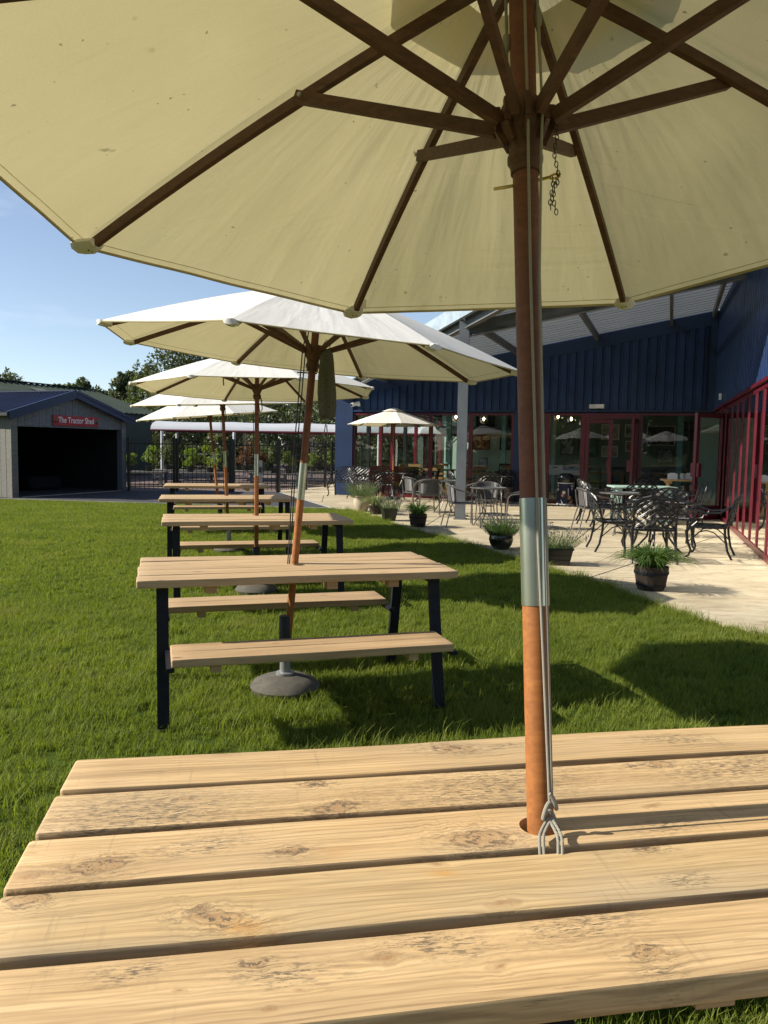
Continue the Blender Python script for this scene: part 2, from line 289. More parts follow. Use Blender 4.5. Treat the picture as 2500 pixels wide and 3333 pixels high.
def mk_ground(name, kind):
    n = NT(name); o = n.obj()
    if kind == 'lawn':
        f = n.noise(o, 1.1, 6, .65); g = n.noise(o, 140, 4, .7)
        c = n.ramp(f, (.3, (.060, .100, .014)), (.7, (.10, .145, .022))); c = n.mix(.8, c, n.ramp(g, (.3, .4), (.7, 1.3)), 'MULTIPLY')
        n.bump(g, .8, .03)
    elif kind == 'patio':
        f = n.noise(n.mapv(o, (1, 2.2, 1)), .8, 7, .62, .6); g = n.noise(n.mapv(o, (1, 3, 1), (0, 0, 0), (0, 0, .5)), 3.2, 8, .7, .5); fine = n.noise(o, 90, 4, .7)
        c = n.ramp(f, (.3, (.37, .30, .195)), (.52, (.48, .405, .275)), (.75, (.56, .49, .35)))
        c = n.mix(.65, c, n.ramp(g, (.34, .50), (.48, .90), (.66, 1.15)), 'MULTIPLY'); c = n.mix(.35, c, n.ramp(fine, (.3, .7), (.7, 1.1)), 'MULTIPLY')
        st = n.noise(n.mapv(o, (1, 1, 1), (4, 2, 0)), 9, 3); c = n.mix(n.M('MULTIPLY', n.ramp(st, (.66, 0), (.72, 1)), .35), c, (.15, .125, .09))
        n.bump(n.M('ADD', g, n.M('MULTIPLY', fine, .4)), .35, .006)
    elif kind == 'setts':
        br = n.new('ShaderNodeTexBrick', Scale=5.0); br.inputs['Mortar Size'].default_value = .03
        br.inputs['Color1'].default_value = (.085, .085, .09, 1); br.inputs['Color2'].default_value = (.06, .062, .068, 1); br.inputs['Mortar'].default_value = (.03, .03, .032, 1)
        n.lk(o, br.inputs['Vector']); c = n.mix(.5, br.outputs[0], n.ramp(n.noise(o, 6, 5), (.3, .6), (.7, 1.1)), 'MULTIPLY')
    elif kind == 'brick_pave':
        br = n.new('ShaderNodeTexBrick', Scale=4.0); br.inputs['Color1'].default_value = (.20, .13, .11, 1); br.inputs['Color2'].default_value = (.15, .12, .115, 1); br.inputs['Mortar'].default_value = (.06, .06, .06, 1)
        n.lk(o, br.inputs['Vector']); c = n.mix(.5, br.outputs[0], n.ramp(n.noise(o, 1, 4), (.3, .6), (.7, 1.2)), 'MULTIPLY')
    else:
        c = n.ramp(n.noise(o, .05, 5), (.3, (.04, .065, .02)), (.7, (.07, .10, .035)))
    n.lk(c, n.b.inputs['Base Color']); n.b.inputs['Roughness'].default_value = .9; n.b.inputs['Specular IOR Level'].default_value = .05 if kind in ('lawn', 'field') else .3; return n.m

# ------------------------------------------------------------------ geometry helpers
class MB:
    def __init__(s, T=None): s.v = []; s.f = []; s.T = T
    def add(s, vs, fs):
        o = len(s.v)
        s.v += [tuple(s.T @ Vector(v)) if s.T else tuple(v) for v in vs]
        s.f += [tuple(i + o for i in f) for f in fs]; return s
    def box(s, x0, y0, z0, x1, y1, z1):
        return s.add([(x0, y0, z0), (x1, y0, z0), (x1, y1, z0), (x0, y1, z0), (x0, y0, z1), (x1, y0, z1), (x1, y1, z1), (x0, y1, z1)],
                     [(0, 3, 2, 1), (4, 5, 6, 7), (0, 1, 5, 4), (1, 2, 6, 5), (2, 3, 7, 6), (3, 0, 4, 7)])
    def beam(s, a, b, w_, h_, upv=(0, 0, 1)):
        a, b = Vector(a), Vector(b); d = (b - a).normalized(); u = Vector(upv)
        if abs(d.dot(u)) > .98: u = Vector((0, 1, 0))
        sx = d.cross(u).normalized() * (w_ / 2); sy = sx.cross(d).normalized() * (h_ / 2)
        return s.add([p + i * sx + j * sy for p in (a, b) for i, j in ((-1, -1), (1, -1), (1, 1), (-1, 1))],
                     [(0, 1, 2, 3), (7, 6, 5, 4), (0, 4, 5, 1), (1, 5, 6, 2), (2, 6, 7, 3), (3, 7, 4, 0)])
    def sweep(s, pts, w_, h_, side):
        vs = []; sd_ = Vector(side).normalized(); N = len(pts); pts = [Vector(p) for p in pts]
        for i, p in enumerate(pts):
            d = (pts[min(i + 1, N - 1)] - pts[max(i - 1, 0)]).normalized(); u = sd_.cross(d).normalized()
            vs += [p - sd_ * w_ / 2 - u * h_ / 2, p + sd_ * w_ / 2 - u * h_ / 2, p + sd_ * w_ / 2 + u * h_ / 2, p - sd_ * w_ / 2 + u * h_ / 2]
        fs = [(4 * i + k, 4 * i + (k + 1) % 4, 4 * i + 4 + (k + 1) % 4, 4 * i + 4 + k) for i in range(N - 1) for k in range(4)]
        return s.add(vs, fs + [(3, 2, 1, 0), (4 * N - 4, 4 * N - 3, 4 * N - 2, 4 * N - 1)])
    def tube(s, pts, r, n=8, closed=False, flat=1.0):
        pts = [Vector(p) for p in pts]; rs = r if isinstance(r, (list, tuple)) else [r] * len(pts)
        vs = []; N = len(pts); prev = None
        for i, p in enumerate(pts):
            if closed: d = pts[(i + 1) % N] - pts[i - 1]
            else: d = pts[min(i + 1, N - 1)] - pts[max(i - 1, 0)]
            d.normalize()
            if prev is None:
                u = Vector((0, 0, 1)) if abs(d.z) < .9 else Vector((1, 0, 0))
            else: u = prev
            sx = (u - d * u.dot(d)).normalized(); prev = sx; sy = d.cross(sx)
            for k in range(n):
                a = 2 * math.pi * k / n; vs.append(p + (sx * math.cos(a) + sy * math.sin(a) * flat) * rs[i])
        fs = []
        for i in range(N if closed else N - 1):
            j = (i + 1) % N
            for k in range(n): fs.append((i * n + k, i * n + (k + 1) % n, j * n + (k + 1) % n, j * n + k))
        if not closed: fs += [tuple(range(n))[::-1], tuple((N - 1) * n + k for k in range(n))]
        return s.add(vs, fs)
    def lathe(s, prof, n=24, c=(0, 0, 0)):
        vs = [(c[0] + r * math.cos(2 * math.pi * k / n), c[1] + r * math.sin(2 * math.pi * k / n), c[2] + z) for r, z in prof for k in range(n)]
        fs = [(i * n + k, i * n + (k + 1) % n, (i + 1) * n + (k + 1) % n, (i + 1) * n + k) for i in range(len(prof) - 1) for k in range(n)]
        if prof[0][0] > 0: fs.append(tuple(range(n))[::-1])
        if prof[-1][0] > 0: fs.append(tuple((len(prof) - 1) * n + k for k in range(n)))
        return s.add(vs, fs)
    def plank(s, L, W, t, seed=0, seg=14, rr=.007, axis='x', wob=.0015, zc=0.):
        rnd = random.Random(seed); vs = []
        cs = []
        for (cx, cz, a0) in ((W / 2 - rr, t / 2 - rr, 0), (-W / 2 + rr, t / 2 - rr, 90), (-W / 2 + rr, -t / 2 + rr, 180), (W / 2 - rr, -t / 2 + rr, 270)):
            ca, sa = math.cos(R(a0)), math.sin(R(a0)); su = min(.004, t / 2 - rr - .0005)
            cs.append((cx + rr * ca + sa * su, cz + rr * sa - ca * su))
            for a in (0, 45, 90): cs.append((cx + rr * math.cos(R(a0 + a)), cz + rr * math.sin(R(a0 + a))))
            cs.append((cx - rr * sa - ca * su, cz + rr * ca - sa * su))
        xs = [-L / 2, -L / 2 + rr * .4, -L / 2 + rr * 1.3] + [-L / 2 + L * (i + 1) / (seg + 1) for i in range(seg)] + [L / 2 - rr * 1.3, L / 2 - rr * .4, L / 2]
        for i, x in enumerate(xs):
            k = {0: .8, 1: .3, 2: 0}.get(min(i, len(xs) - 1 - i), 0)
            dz = (mnoise.noise(Vector((x * 1.3, seed * 3.7, 0)))) * wob * 2
            for j, (y, z) in enumerate(cs):
                nn = mnoise.noise(Vector((x * 3.1 + seed * 9, (0 if y > 0 else 5), seed))) * wob
                sy = (abs(y) - rr * k) * (1 if y > 0 else -1) + nn; sz = (abs(z) - rr * k) * (1 if z > 0 else -1)
                vs.append((x, sy, sz + dz + zc) if axis == 'x' else (sy, x, sz + dz + zc))
        n = len(cs); fs = [(i * n + k, (i + 1) * n + k, (i + 1) * n + (k + 1) % n, i * n + (k + 1) % n) for i in range(len(xs) - 1) for k in range(n)]
        fs += [tuple(range(n)), tuple((len(xs) - 1) * n + k for k in range(n))[::-1]]
        if axis != 'x': fs = [f[::-1] for f in fs]
        return s.add(vs, fs)
    def build(s, name, m, parent=None, smooth=False, loc=None, rot=None, kind=None):
        me = bpy.data.meshes.new(name); me.from_pydata(s.v, [], s.f); me.update()
        if smooth:
            me.polygons.foreach_set('use_smooth', [True] * len(me.polygons))
            if smooth != 'all': me.set_sharp_from_angle(angle=R(40))
        me.materials.append(M[m] if isinstance(m, str) else m)
        return mobj(name, me, parent, loc, rot, kind)
def mobj(name, me, parent=None, loc=None, rot=None, kind=None):
    o = bpy.data.objects.new(name, me); COL.objects.link(o)
    if parent is not None: o.parent = parent
    if loc is not None: o.location = loc
    if rot is not None: o.rotation_euler = rot
    if kind: o['kind'] = kind
    return o
def tag(o, label, cat=None, group=None, kind=None):
    if label: o['label'] = label
    if cat: o['category'] = cat
    if group: o['group'] = group
    if kind: o['kind'] = kind
    return o
def thing(name, label, cat, loc=(0, 0, 0), rz=0, group=None):
    o = bpy.data.objects.new(name, None); COL.objects.link(o); o.empty_display_size = .1
    o.location = loc; o.rotation_euler = (0, 0, rz); return tag(o, label, cat, group)
def kids(o): return [c for c in COL.objects if c.parent == o]
def dup(root, loc, rz, label):
    ch = kids(root); r = root.copy(); COL.objects.link(r); r.location = loc; r.rotation_euler = (0, 0, rz); r['label'] = label
    for c in ch:
        g = kids(c); d = c.copy(); COL.objects.link(d); d.parent = r
        for e in g: x = e.copy(); COL.objects.link(x); x.parent = d
    return r
def dup_part(o, parent=None, loc=None, rot=None, scale=None):
    d = o.copy(); COL.objects.link(d)
    if parent is not None: d.parent = parent
    if loc is not None: d.location = loc
    if rot is not None: d.rotation_euler = rot
    if scale is not None: d.scale = scale
    return d
def struct(name, pts, z, m, thick=0):
    b = MB(); n = len(pts); b.add([(x, y, z) for x, y in pts], [tuple(range(n))])
    if thick:
        for i in range(n):
            (x0, y0), (x1, y1) = pts[i], pts[(i + 1) % n]
            b.add([(x0, y0, z), (x0, y0, z - thick), (x1, y1, z - thick), (x1, y1, z)], [(0, 1, 2, 3)])
    return b.build(name, m, kind='structure')
def text_mesh(txt, size, name, m, parent, T, extrude=.004, offset=0.0, align='CENTER'):
    cu = bpy.data.curves.new(name, 'FONT'); cu.body = txt; cu.size = size; cu.extrude = extrude; cu.offset = offset; cu.align_x = align; cu.align_y = 'CENTER'
    to = bpy.data.objects.new('tmp', cu); COL.objects.link(to); bpy.context.view_layer.update()
    me = bpy.data.meshes.new_from_object(to.evaluated_get(bpy.context.evaluated_depsgraph_get())); bpy.data.objects.remove(to)
    if T is not None:
        if callable(T):
            for v in me.vertices: v.co = T(v.co)
        else: me.transform(T)
    me.materials.clear(); me.materials.append(M[m]); me.name = name
    return mobj(name, me, parent)

# ------------------------------------------------------------------ frames of the cafe building
CX = Vector((8.22, 19.75, 0)); FA = R(-20.0); WA = R(-18.5)
TF = Matrix.Rotation(FA, 4, 'Z')                 # facade frame, relative to the corner: x right along it, y into the building
TW = Matrix.Rotation(WA, 4, 'Z')                 # wing frame: y away from the camera, x into the wing
def fw_(a, b, z=0): return CX + TF @ Vector((a, b, z))
def ww_(a, b, z=0): return CX + TW @ Vector((a, b, z))

# ------------------------------------------------------------------ the ground
GM = {k: mk_ground('ground_' + k, k) for k in ('lawn', 'patio', 'setts', 'brick_pave', 'field')}
struct('ground', [(400 * math.cos(2 * math.pi * k / 48), 400 * math.sin(2 * math.pi * k / 48)) for k in range(48)], -.12, GM['field'])
EDGE = [(4.4, -14), (3.95, -4), (3.75, 1), (3.5, 4.2), (3.075, 6.141), (2.874, 6.5), (2.676, 7.072), (2.589, 7.55), (2.45, 8.35), (2.27, 8.95), (2.03, 9.561), (1.837, 10.197), (1.45, 11.35), (1.10, 12.43), (.72, 13.2), (.40, 14.05), (.13, 14.9), (-.08, 15.9), (-.45, 17.0), (-.75, 17.75), (-1.233, 18.107)]
LAWN = EDGE + [(-9.52, 19.36), (-24, 21.6), (-40, 24), (-40, -14)]
struct('lawn', LAWN, -.012, GM['lawn'])
struct('patio', [(30, -14)] + EDGE[:-1] + [(-1.16, 18.13), (-3.2, 24.06), (-3.3, 25.0), (-2.2, 27.5), (-1.7, 32), (30, 32)], .012, GM['patio'], .12)
struct('paved_yard', [(-1.17, 18.12), (-3.21, 24.05), (-8.0, 23.9), (-9.6, 19.9), (-12, 20.2), (-40, 24.4), (-40, 24.0), (-24, 21.6), (-9.52, 19.37)], .0, GM['setts'], .08)
struct('nursery_yard', [(-3.31, 25.0), (-3.22, 24.06), (-8.0, 23.91), (-14, 35), (-20, 60), (20, 60), (10, 32.01), (-1.71, 32.01), (-2.21, 27.5)], -.004, GM['brick_pave'])
kb = MB()
for (a, b) in (((-9.5, 19.40), (-1.25, 18.14)), ((-24, 21.64), (-9.5, 19.40)), ((-1.17, 18.14), (-3.19, 24.03)), ((-9.3, 20.1), (-7.9, 23.5))):
    kb.beam((*a, -.01), (*b, -.01), .05, .06)
kb.build('kerb', 'kerb', kind='structure')
jb = MB()
for (a, b) in (((.6, 13.6), fw_(-6.2, -.3)[:2]), ((2.35, 8.8), ww_(-.4, -7.0)[:2]), ((-.3, 16.7), (4.9, 14.9)), ((2.9, 12.0), fw_(-2.2, -.3)[:2]), ((-1.6, 20.0), fw_(-10.4, -.6)[:2])):
    jb.beam((a[0], a[1], .0145), (b[0], b[1], .0145), .012, .002)
jb.build('slab_joint', 'soil', kind='structure')

# ------------------------------------------------------------------ grass (uncountable)
def tuft(name, nb, hmin, hmax, rad, seed, wd):
    rnd = random.Random(seed); b = MB()
    for _ in range(nb):
        a = rnd.uniform(0, 6.283); r = rad * math.sqrt(rnd.random()); x, y = r * math.cos(a), r * math.sin(a)
        h = rnd.uniform(hmin, hmax); l = rnd.uniform(.15, 1.0) * h; a2 = rnd.uniform(0, 6.283); dx, dy = math.cos(a2) * l, math.sin(a2) * l
        px, py = -math.sin(a2) * wd * rnd.uniform(.6, 1.2), math.cos(a2) * wd
        b.add([(x - px, y - py, 0), (x + px, y + py, 0), (x + dx * .35 + px * .8, y + dy * .35 + py * .8, h * .62), (x + dx * .35 - px * .8, y + dy * .35 - py * .8, h * .62), (x + dx, y + dy, h)],
              [(0, 1, 2, 3), (3, 2, 4)])
    me = bpy.data.meshes.new(name); me.from_pydata(b.v, [], b.f); me.materials.append(M['grass']); return me
def inside(p, poly):
    c = False; x, y = p; j = len(poly) - 1
    for i in range(len(poly)):
        xi, yi = poly[i]; xj, yj = poly[j]
        if (yi > y) != (yj > y) and x < (xj - xi) * (y - yi) / (yj - yi) + xi: c = not c
        j = i
    return c
def grass_points(seed, x0, x1, y0, y1, dens, fall=None):
    rnd = np.random.RandomState(seed); n = int((x1 - x0) * (y1 - y0) * dens)
    xs = rnd.uniform(x0, x1, n); ys = rnd.uniform(y0, y1, n)
    return [(x, y) for x, y in zip(xs, ys) if inside((x, y), LAWN) and abs(x) < 1.2 + .62 * (y + .5)]
def grass_object(name, pts, me, label, smin, smax):
    proto = bpy.data.objects.new(name + '_source', me)
    pm = bpy.data.meshes.new(name); pm.from_pydata([(x, y, -.014) for x, y in pts], [], []); o = mobj(name, pm, None, kind='stuff'); tag(o, label, 'grass')
    g = bpy.data.node_groups.new(name, 'GeometryNodeTree'); g.interface.new_socket('Geometry', in_out='INPUT', socket_type='NodeSocketGeometry'); g.interface.new_socket('Geometry', in_out='OUTPUT', socket_type='NodeSocketGeometry')
    N = g.nodes; gi = N.new('NodeGroupInput'); go = N.new('NodeGroupOutput'); ip = N.new('GeometryNodeInstanceOnPoints'); oi = N.new('GeometryNodeObjectInfo'); oi.inputs['Object'].default_value = proto; oi.inputs['As Instance'].default_value = True
    rv = N.new('FunctionNodeRandomValue'); rv.data_type = 'FLOAT_VECTOR'; rv.inputs[0].default_value = (-.12, -.12, 0); rv.inputs[1].default_value = (.12, .12, 6.283)
    rs = N.new('FunctionNodeRandomValue'); rs.data_type = 'FLOAT'; rs.inputs[2].default_value = smin; rs.inputs[3].default_value = smax
    L = g.links.new; L(gi.outputs[0], ip.inputs['Points']); L(oi.outputs['Geometry'], ip.inputs['Instance']); L(rv.outputs[0], ip.inputs['Rotation']); L(rs.outputs[1], ip.inputs['Scale']); L(ip.outputs[0], go.inputs[0])
    md = o.modifiers.new('grass', 'NODES'); md.node_group = g; return o
LONG = [(-1.9, .3, 3.3, 5.6), (-1.2, 1.3, 5.9, 8.4), (-2.4, .2, 9.2, 11.6)]   # longer grass grows unmown under the tables
pts = grass_points(1, -6, 5.0, .2, 7.2, 520); grass_object('grass', pts, tuft('grass_blades', 26, .022, .062, .05, 1, .0016), 'short mown green lawn grass in front of and beside the nearest tables', .6, 1.12)
pts = grass_points(2, -16, 3.2, 7.2, 19.6, 240); grass_object('grass', pts, tuft('grass_blades', 26, .022, .055, .065, 2, .0028), 'sunlit mown lawn grass reaching back to the paved yard', .6, 1.05)
lp = []
for k, (x0, x1, y0, y1) in enumerate([(-2.6, 2.2, 3.1, 4.6), (-1.6, .9, 4.6, 5.7), (-2.0, 1.2, 6.3, 8.0), (-4.5, -1.2, 2.4, 6.0)]):
    rnd = random.Random(k)
    for _ in range(int((x1 - x0) * (y1 - y0) * (26 if k < 3 else 14))):
        x, y = rnd.uniform(x0, x1), rnd.uniform(y0, y1)
        if mnoise.noise(Vector((x * 1.3, y * 1.3, 3))) > -.12 and inside((x, y), LAWN): lp.append((x, y))
rnd = random.Random(77)
for i in range(3, len(EDGE) - 1):       # ragged fringe along the patio edge
    (xa, ya), (xb, yb) = EDGE[i], EDGE[i + 1]
    for _ in range(int(math.dist(EDGE[i], EDGE[i + 1]) * 26)):
        t = rnd.random(); lp.append((xa + (xb - xa) * t - rnd.uniform(.0, .10), ya + (yb - ya) * t - rnd.uniform(-.02, .03)))
grass_object('long_grass', lp, tuft('long_blades', 20, .05, .13, .06, 5, .0019), 'longer unmown grass tufts around table legs and along the patio edge', .6, 1.15)

# ------------------------------------------------------------------ picnic tables
def cut_hole(me, x, y, r):
    a = bpy.data.objects.new('a', me); COL.objects.link(a)
    b = MB(); b.lathe([(r, -.1), (r, .1)], 28, (x, y, 0)); cm = bpy.data.meshes.new('c'); cm.from_pydata(b.v, [], b.f); c = bpy.data.objects.new('c', cm); COL.objects.link(c)
    md = a.modifiers.new('b', 'BOOLEAN'); md.object = c; md.operation = 'DIFFERENCE'; md.solver = 'EXACT'
    bpy.context.view_layer.update(); n = bpy.data.meshes.new_from_object(a.evaluated_get(bpy.context.evaluated_depsgraph_get()))
    bpy.data.objects.remove(a); bpy.data.objects.remove(c); n.set_sharp_from_angle(angle=R(40)); return n
KN = {0: [(-0.55, 0.078, 0.022, 's'), (-0.031, 0.025, 0.03, 'b'), (0.094, 0.021, 0.015, 'g'), (0.519, 0.003, 0.033, 'g')],
 1: [(-0.618, 0.022, 0.013, 's'), (-0.363, 0.056, 0.02, 'b'), (-0.332, -0.054, 0.028, 'b'), (-0.70, -0.027, 0.077, 'g'), (0.348, 0.052, 0.016, 'g'), (0.4, 0.052, 0.021, 'b'), (-0.079, -0.02, 0.01, 'o'), (0.553, 0.01, 0.062, 'g'), (-0.003, -0.005, 0.081, 'g')],
 2: [(-0.734, -0.027, 0.026, 'b'), (-0.421, -0.029, 0.017, 'b'), (-0.578, 0.011, 0.027, 'g'), (-0.849, -0.042, 0.018, 's'), (-0.345, -0.042, 0.02, 'o'), (-0.087, -0.037, 0.036, 'b'), (0.286, 0.039, 0.013, 's'), (0.273, -0.041, 0.023, 'g')],
 3: [(-0.824, 0.061, 0.02, 'b'), (-0.545, -0.028, 0.026, 'b'), (-0.505, -0.058, 0.025, 'o'), (-0.571, 0.001, 0.009, 's'), (-0.19, 0.069, 0.011, 's'), (-0.188, 0.04, 0.014, 'o'), (0.19, 0.07, 0.018, 'b'), (-0.116, -0.058, 0.016, 's'), (0.2, -0.036, 0.017, 'g')],
 4: [(-0.646, 0.045, 0.017, 'g'), (-0.582, 0.002, 0.007, 's'), (-0.487, 0.041, 0.011, 'b'), (-0.45, 0.017, 0.024, 'g'), (-0.432, -0.019, 0.005, 's'), (-0.471, -0.047, 0.006, 's'), (-0.313, 0.029, 0.014, 's'), (-0.239, 0.044, 0.027, 'g'), (-0.164, -0.014, 0.012, 's'), (-0.014, 0.053, 0.031, 'g'), (0.048, -0.02, 0.018, 'b'), (0.047, -0.059, 0.014, 'g')]}
HT, HB, PT = .758, .436, .042
def picnic_table(x, y, th, W, label, hole, custom=None, s0=0, twist=()):
    t = thing('picnic_table', label, 'picnic table', (x, y, 0), th, 'picnic tables in a row across the lawn')
    Wp = W / 5
    for i in range(5):
        cy = W / 2 - (i + .5) * Wp
        gap = .022 if custom else .016
        b = MB().plank(1.73 + .012 * math.sin(i * 7 + s0), Wp - gap, PT, s0 + i, seg=20, rr=.005 if custom else .006, wob=.0024)
        m = custom[i] if custom else M['table']
        o = b.build('plank', m, t, smooth=True, loc=(.004 * math.sin(i * 3 + s0), cy, HT - PT / 2 + .001 * math.sin(i * 5 + s0)))
        if abs(cy - hole[1]) < Wp / 2: o.data = cut_hole(o.data, hole[0], hole[1] - cy, .037)
    for sy in (-1, 1):
        be = None
        for j in range(2):
            o = MB().plank(1.42, .146, PT, s0 + 20 + j + sy, seg=12, rr=.006).build('bench_plank', 'bench', t, smooth=True, loc=(0, sy * (.62 + (j - .5) * .151), HB - PT / 2))
    for sx in (-.5, 0, .5):
        MB().box(sx - .03, -W / 2 + .06, HT - PT - .045, sx + .03, W / 2 - .06, HT - PT - .0005).build('batten', 'bench', t) if sx else MB().box(.12, -W / 2 + .06, HT - PT - .045, .18, W / 2 - .06, HT - PT - .0005).build('batten', 'bench', t)
        for sy in (-1, 1): MB().box(sx - .025, sy * .62 - .12, HB - PT - .04, sx + .025, sy * .62 + .12, HB - PT - .0005).build('bench_batten', 'bench', t) if sx else None
    for sx in (-1, 1):
        X = sx * .745
        for sy in (-1, 1):
            MB().beam((X, sy * .33, HT - PT), (X, sy * .47, 0), .06, .03, (0, 1, 0)).build('leg', 'steel', t)
            MB().box(X - .018 - sx * .03, min(sy * .36, sy * .76), HB - PT - .022, X + .018 - sx * .03, max(sy * .36, sy * .76), HB - PT - .001).build('bench_bracket', 'steel', t)
        MB().box(X - .03, -.36, HT - PT - .03, X + .03, .36, HT - PT - .0008).build('top_rail', 'steel', t)
    return t
fgm = [wood_mat('pine_board', KN[i], 1.7 + i * 2.3, (.35, .2, .3, .6, .15)[i], ((.92, .91, .90), (.91, .90, .89), (.93, .91, .89), (.86, .87, .85), (.97, .96, .96))[i]) for i in range(5)]
TAB = [(.263, 1.391, .178, .883, 'nearest picnic table, its knotty pale pine top filling the foreground'),
       (-.521, 4.541, .285, .851, 'second picnic table of the row, both benches in full view on black legs'),
       (-1.23, 7.509, .271, .851, 'third picnic table from the front, behind the one with benches in full view'),
       (-2.073, 10.373, .256, .851, 'fourth picnic table of the row, second from the paved yard'),
       (-2.878, 13.448, .245, .851, 'farthest picnic table of the row, nearest to the black railings')]
HOLE = [(.297, 1.391), (-.485, 4.523), (-1.247, 7.694), (-2.126, 10.591), (-2.812, 13.162)]
for i, (x, y, th, W, lb) in enumerate(TAB):
    dx, dy = HOLE[i][0] - x, HOLE[i][1] - y
    if i > 1: dx, dy = HOLE[i][0] - x, dy
    hx, hy = dx * math.cos(th) + dy * math.sin(th), -dx * math.sin(th) + dy * math.cos(th)
    picnic_table(x, y, th, W, lb, (hx, hy), fgm if i == 0 else None, i * 31)

# ------------------------------------------------------------------ parasols
def frame_from(P, tx, ty):
    a = Vector((tx, ty, 1)).normalized(); u = (Vector((1, 0, 0)) - a * a.x).normalized(); v = a.cross(u)
    return Matrix(((u.x, v.x, a.x, P[0]), (u.y, v.y, a.y, P[1]), (u.z, v.z, a.z, P[2]), (0, 0, 0, 1)))
def canopy_panel(Rr, rise, k, ph, seed, n=14, r0=.13, wrk=.006, bow=.012):
    b = MB(); vs = []; a0, a1 = ph + k * math.pi / 4, ph + (k + 1) * math.pi / 4
    A, B = Vector((math.cos(a0), math.sin(a0), 0)), Vector((math.cos(a1), math.sin(a1), 0))
    for i in range(n + 1):
        q = r0 + (1 - r0) * i / n
        for j in range(n + 1):
            t = j / n; p = (A * (1 - t) + B * t) * (Rr * q); e = 4 * t * (1 - t)
            p *= 1 - .006 * e * q                      # rim pulled in between the ribs
            z = rise * (1 - q) + bow * 4 * q * (1 - q) - .022 * e * q * (1 - .85 * q) * Rr + .010 * math.sin(math.pi * q)
            fold = mnoise.noise(Vector((t * 7 + seed * 3, q * 1.1, seed))) * wrk * e * q * (1.15 - q) + mnoise.noise(Vector((p.x * 6, p.y * 6, seed * 5))) * wrk * .9 * e * (1.1 - q)
            vs.append((p.x, p.y, z + fold))
    b.add(vs, [(i * (n + 1) + j, (i + 1) * (n + 1) + j, (i + 1) * (n + 1) + j + 1, i * (n + 1) + j + 1) for i in range(n) for j in range(n)])
    hm = MB(); hm.tube([Vector(vs[n * (n + 1) + j]) + Vector((0, 0, -.003)) for j in range(n + 1)], .0040, 5)
    hm.tube([Vector(vs[(n - 1) * (n + 1) + j]).lerp(Vector(vs[n * (n + 1) + j]), .45) + Vector((0, 0, -.0012)) for j in range(n + 1)], .0009, 4)
    return b, hm
M['hem'] = mat('canvas_hem', (.42, .36, .20), .8)
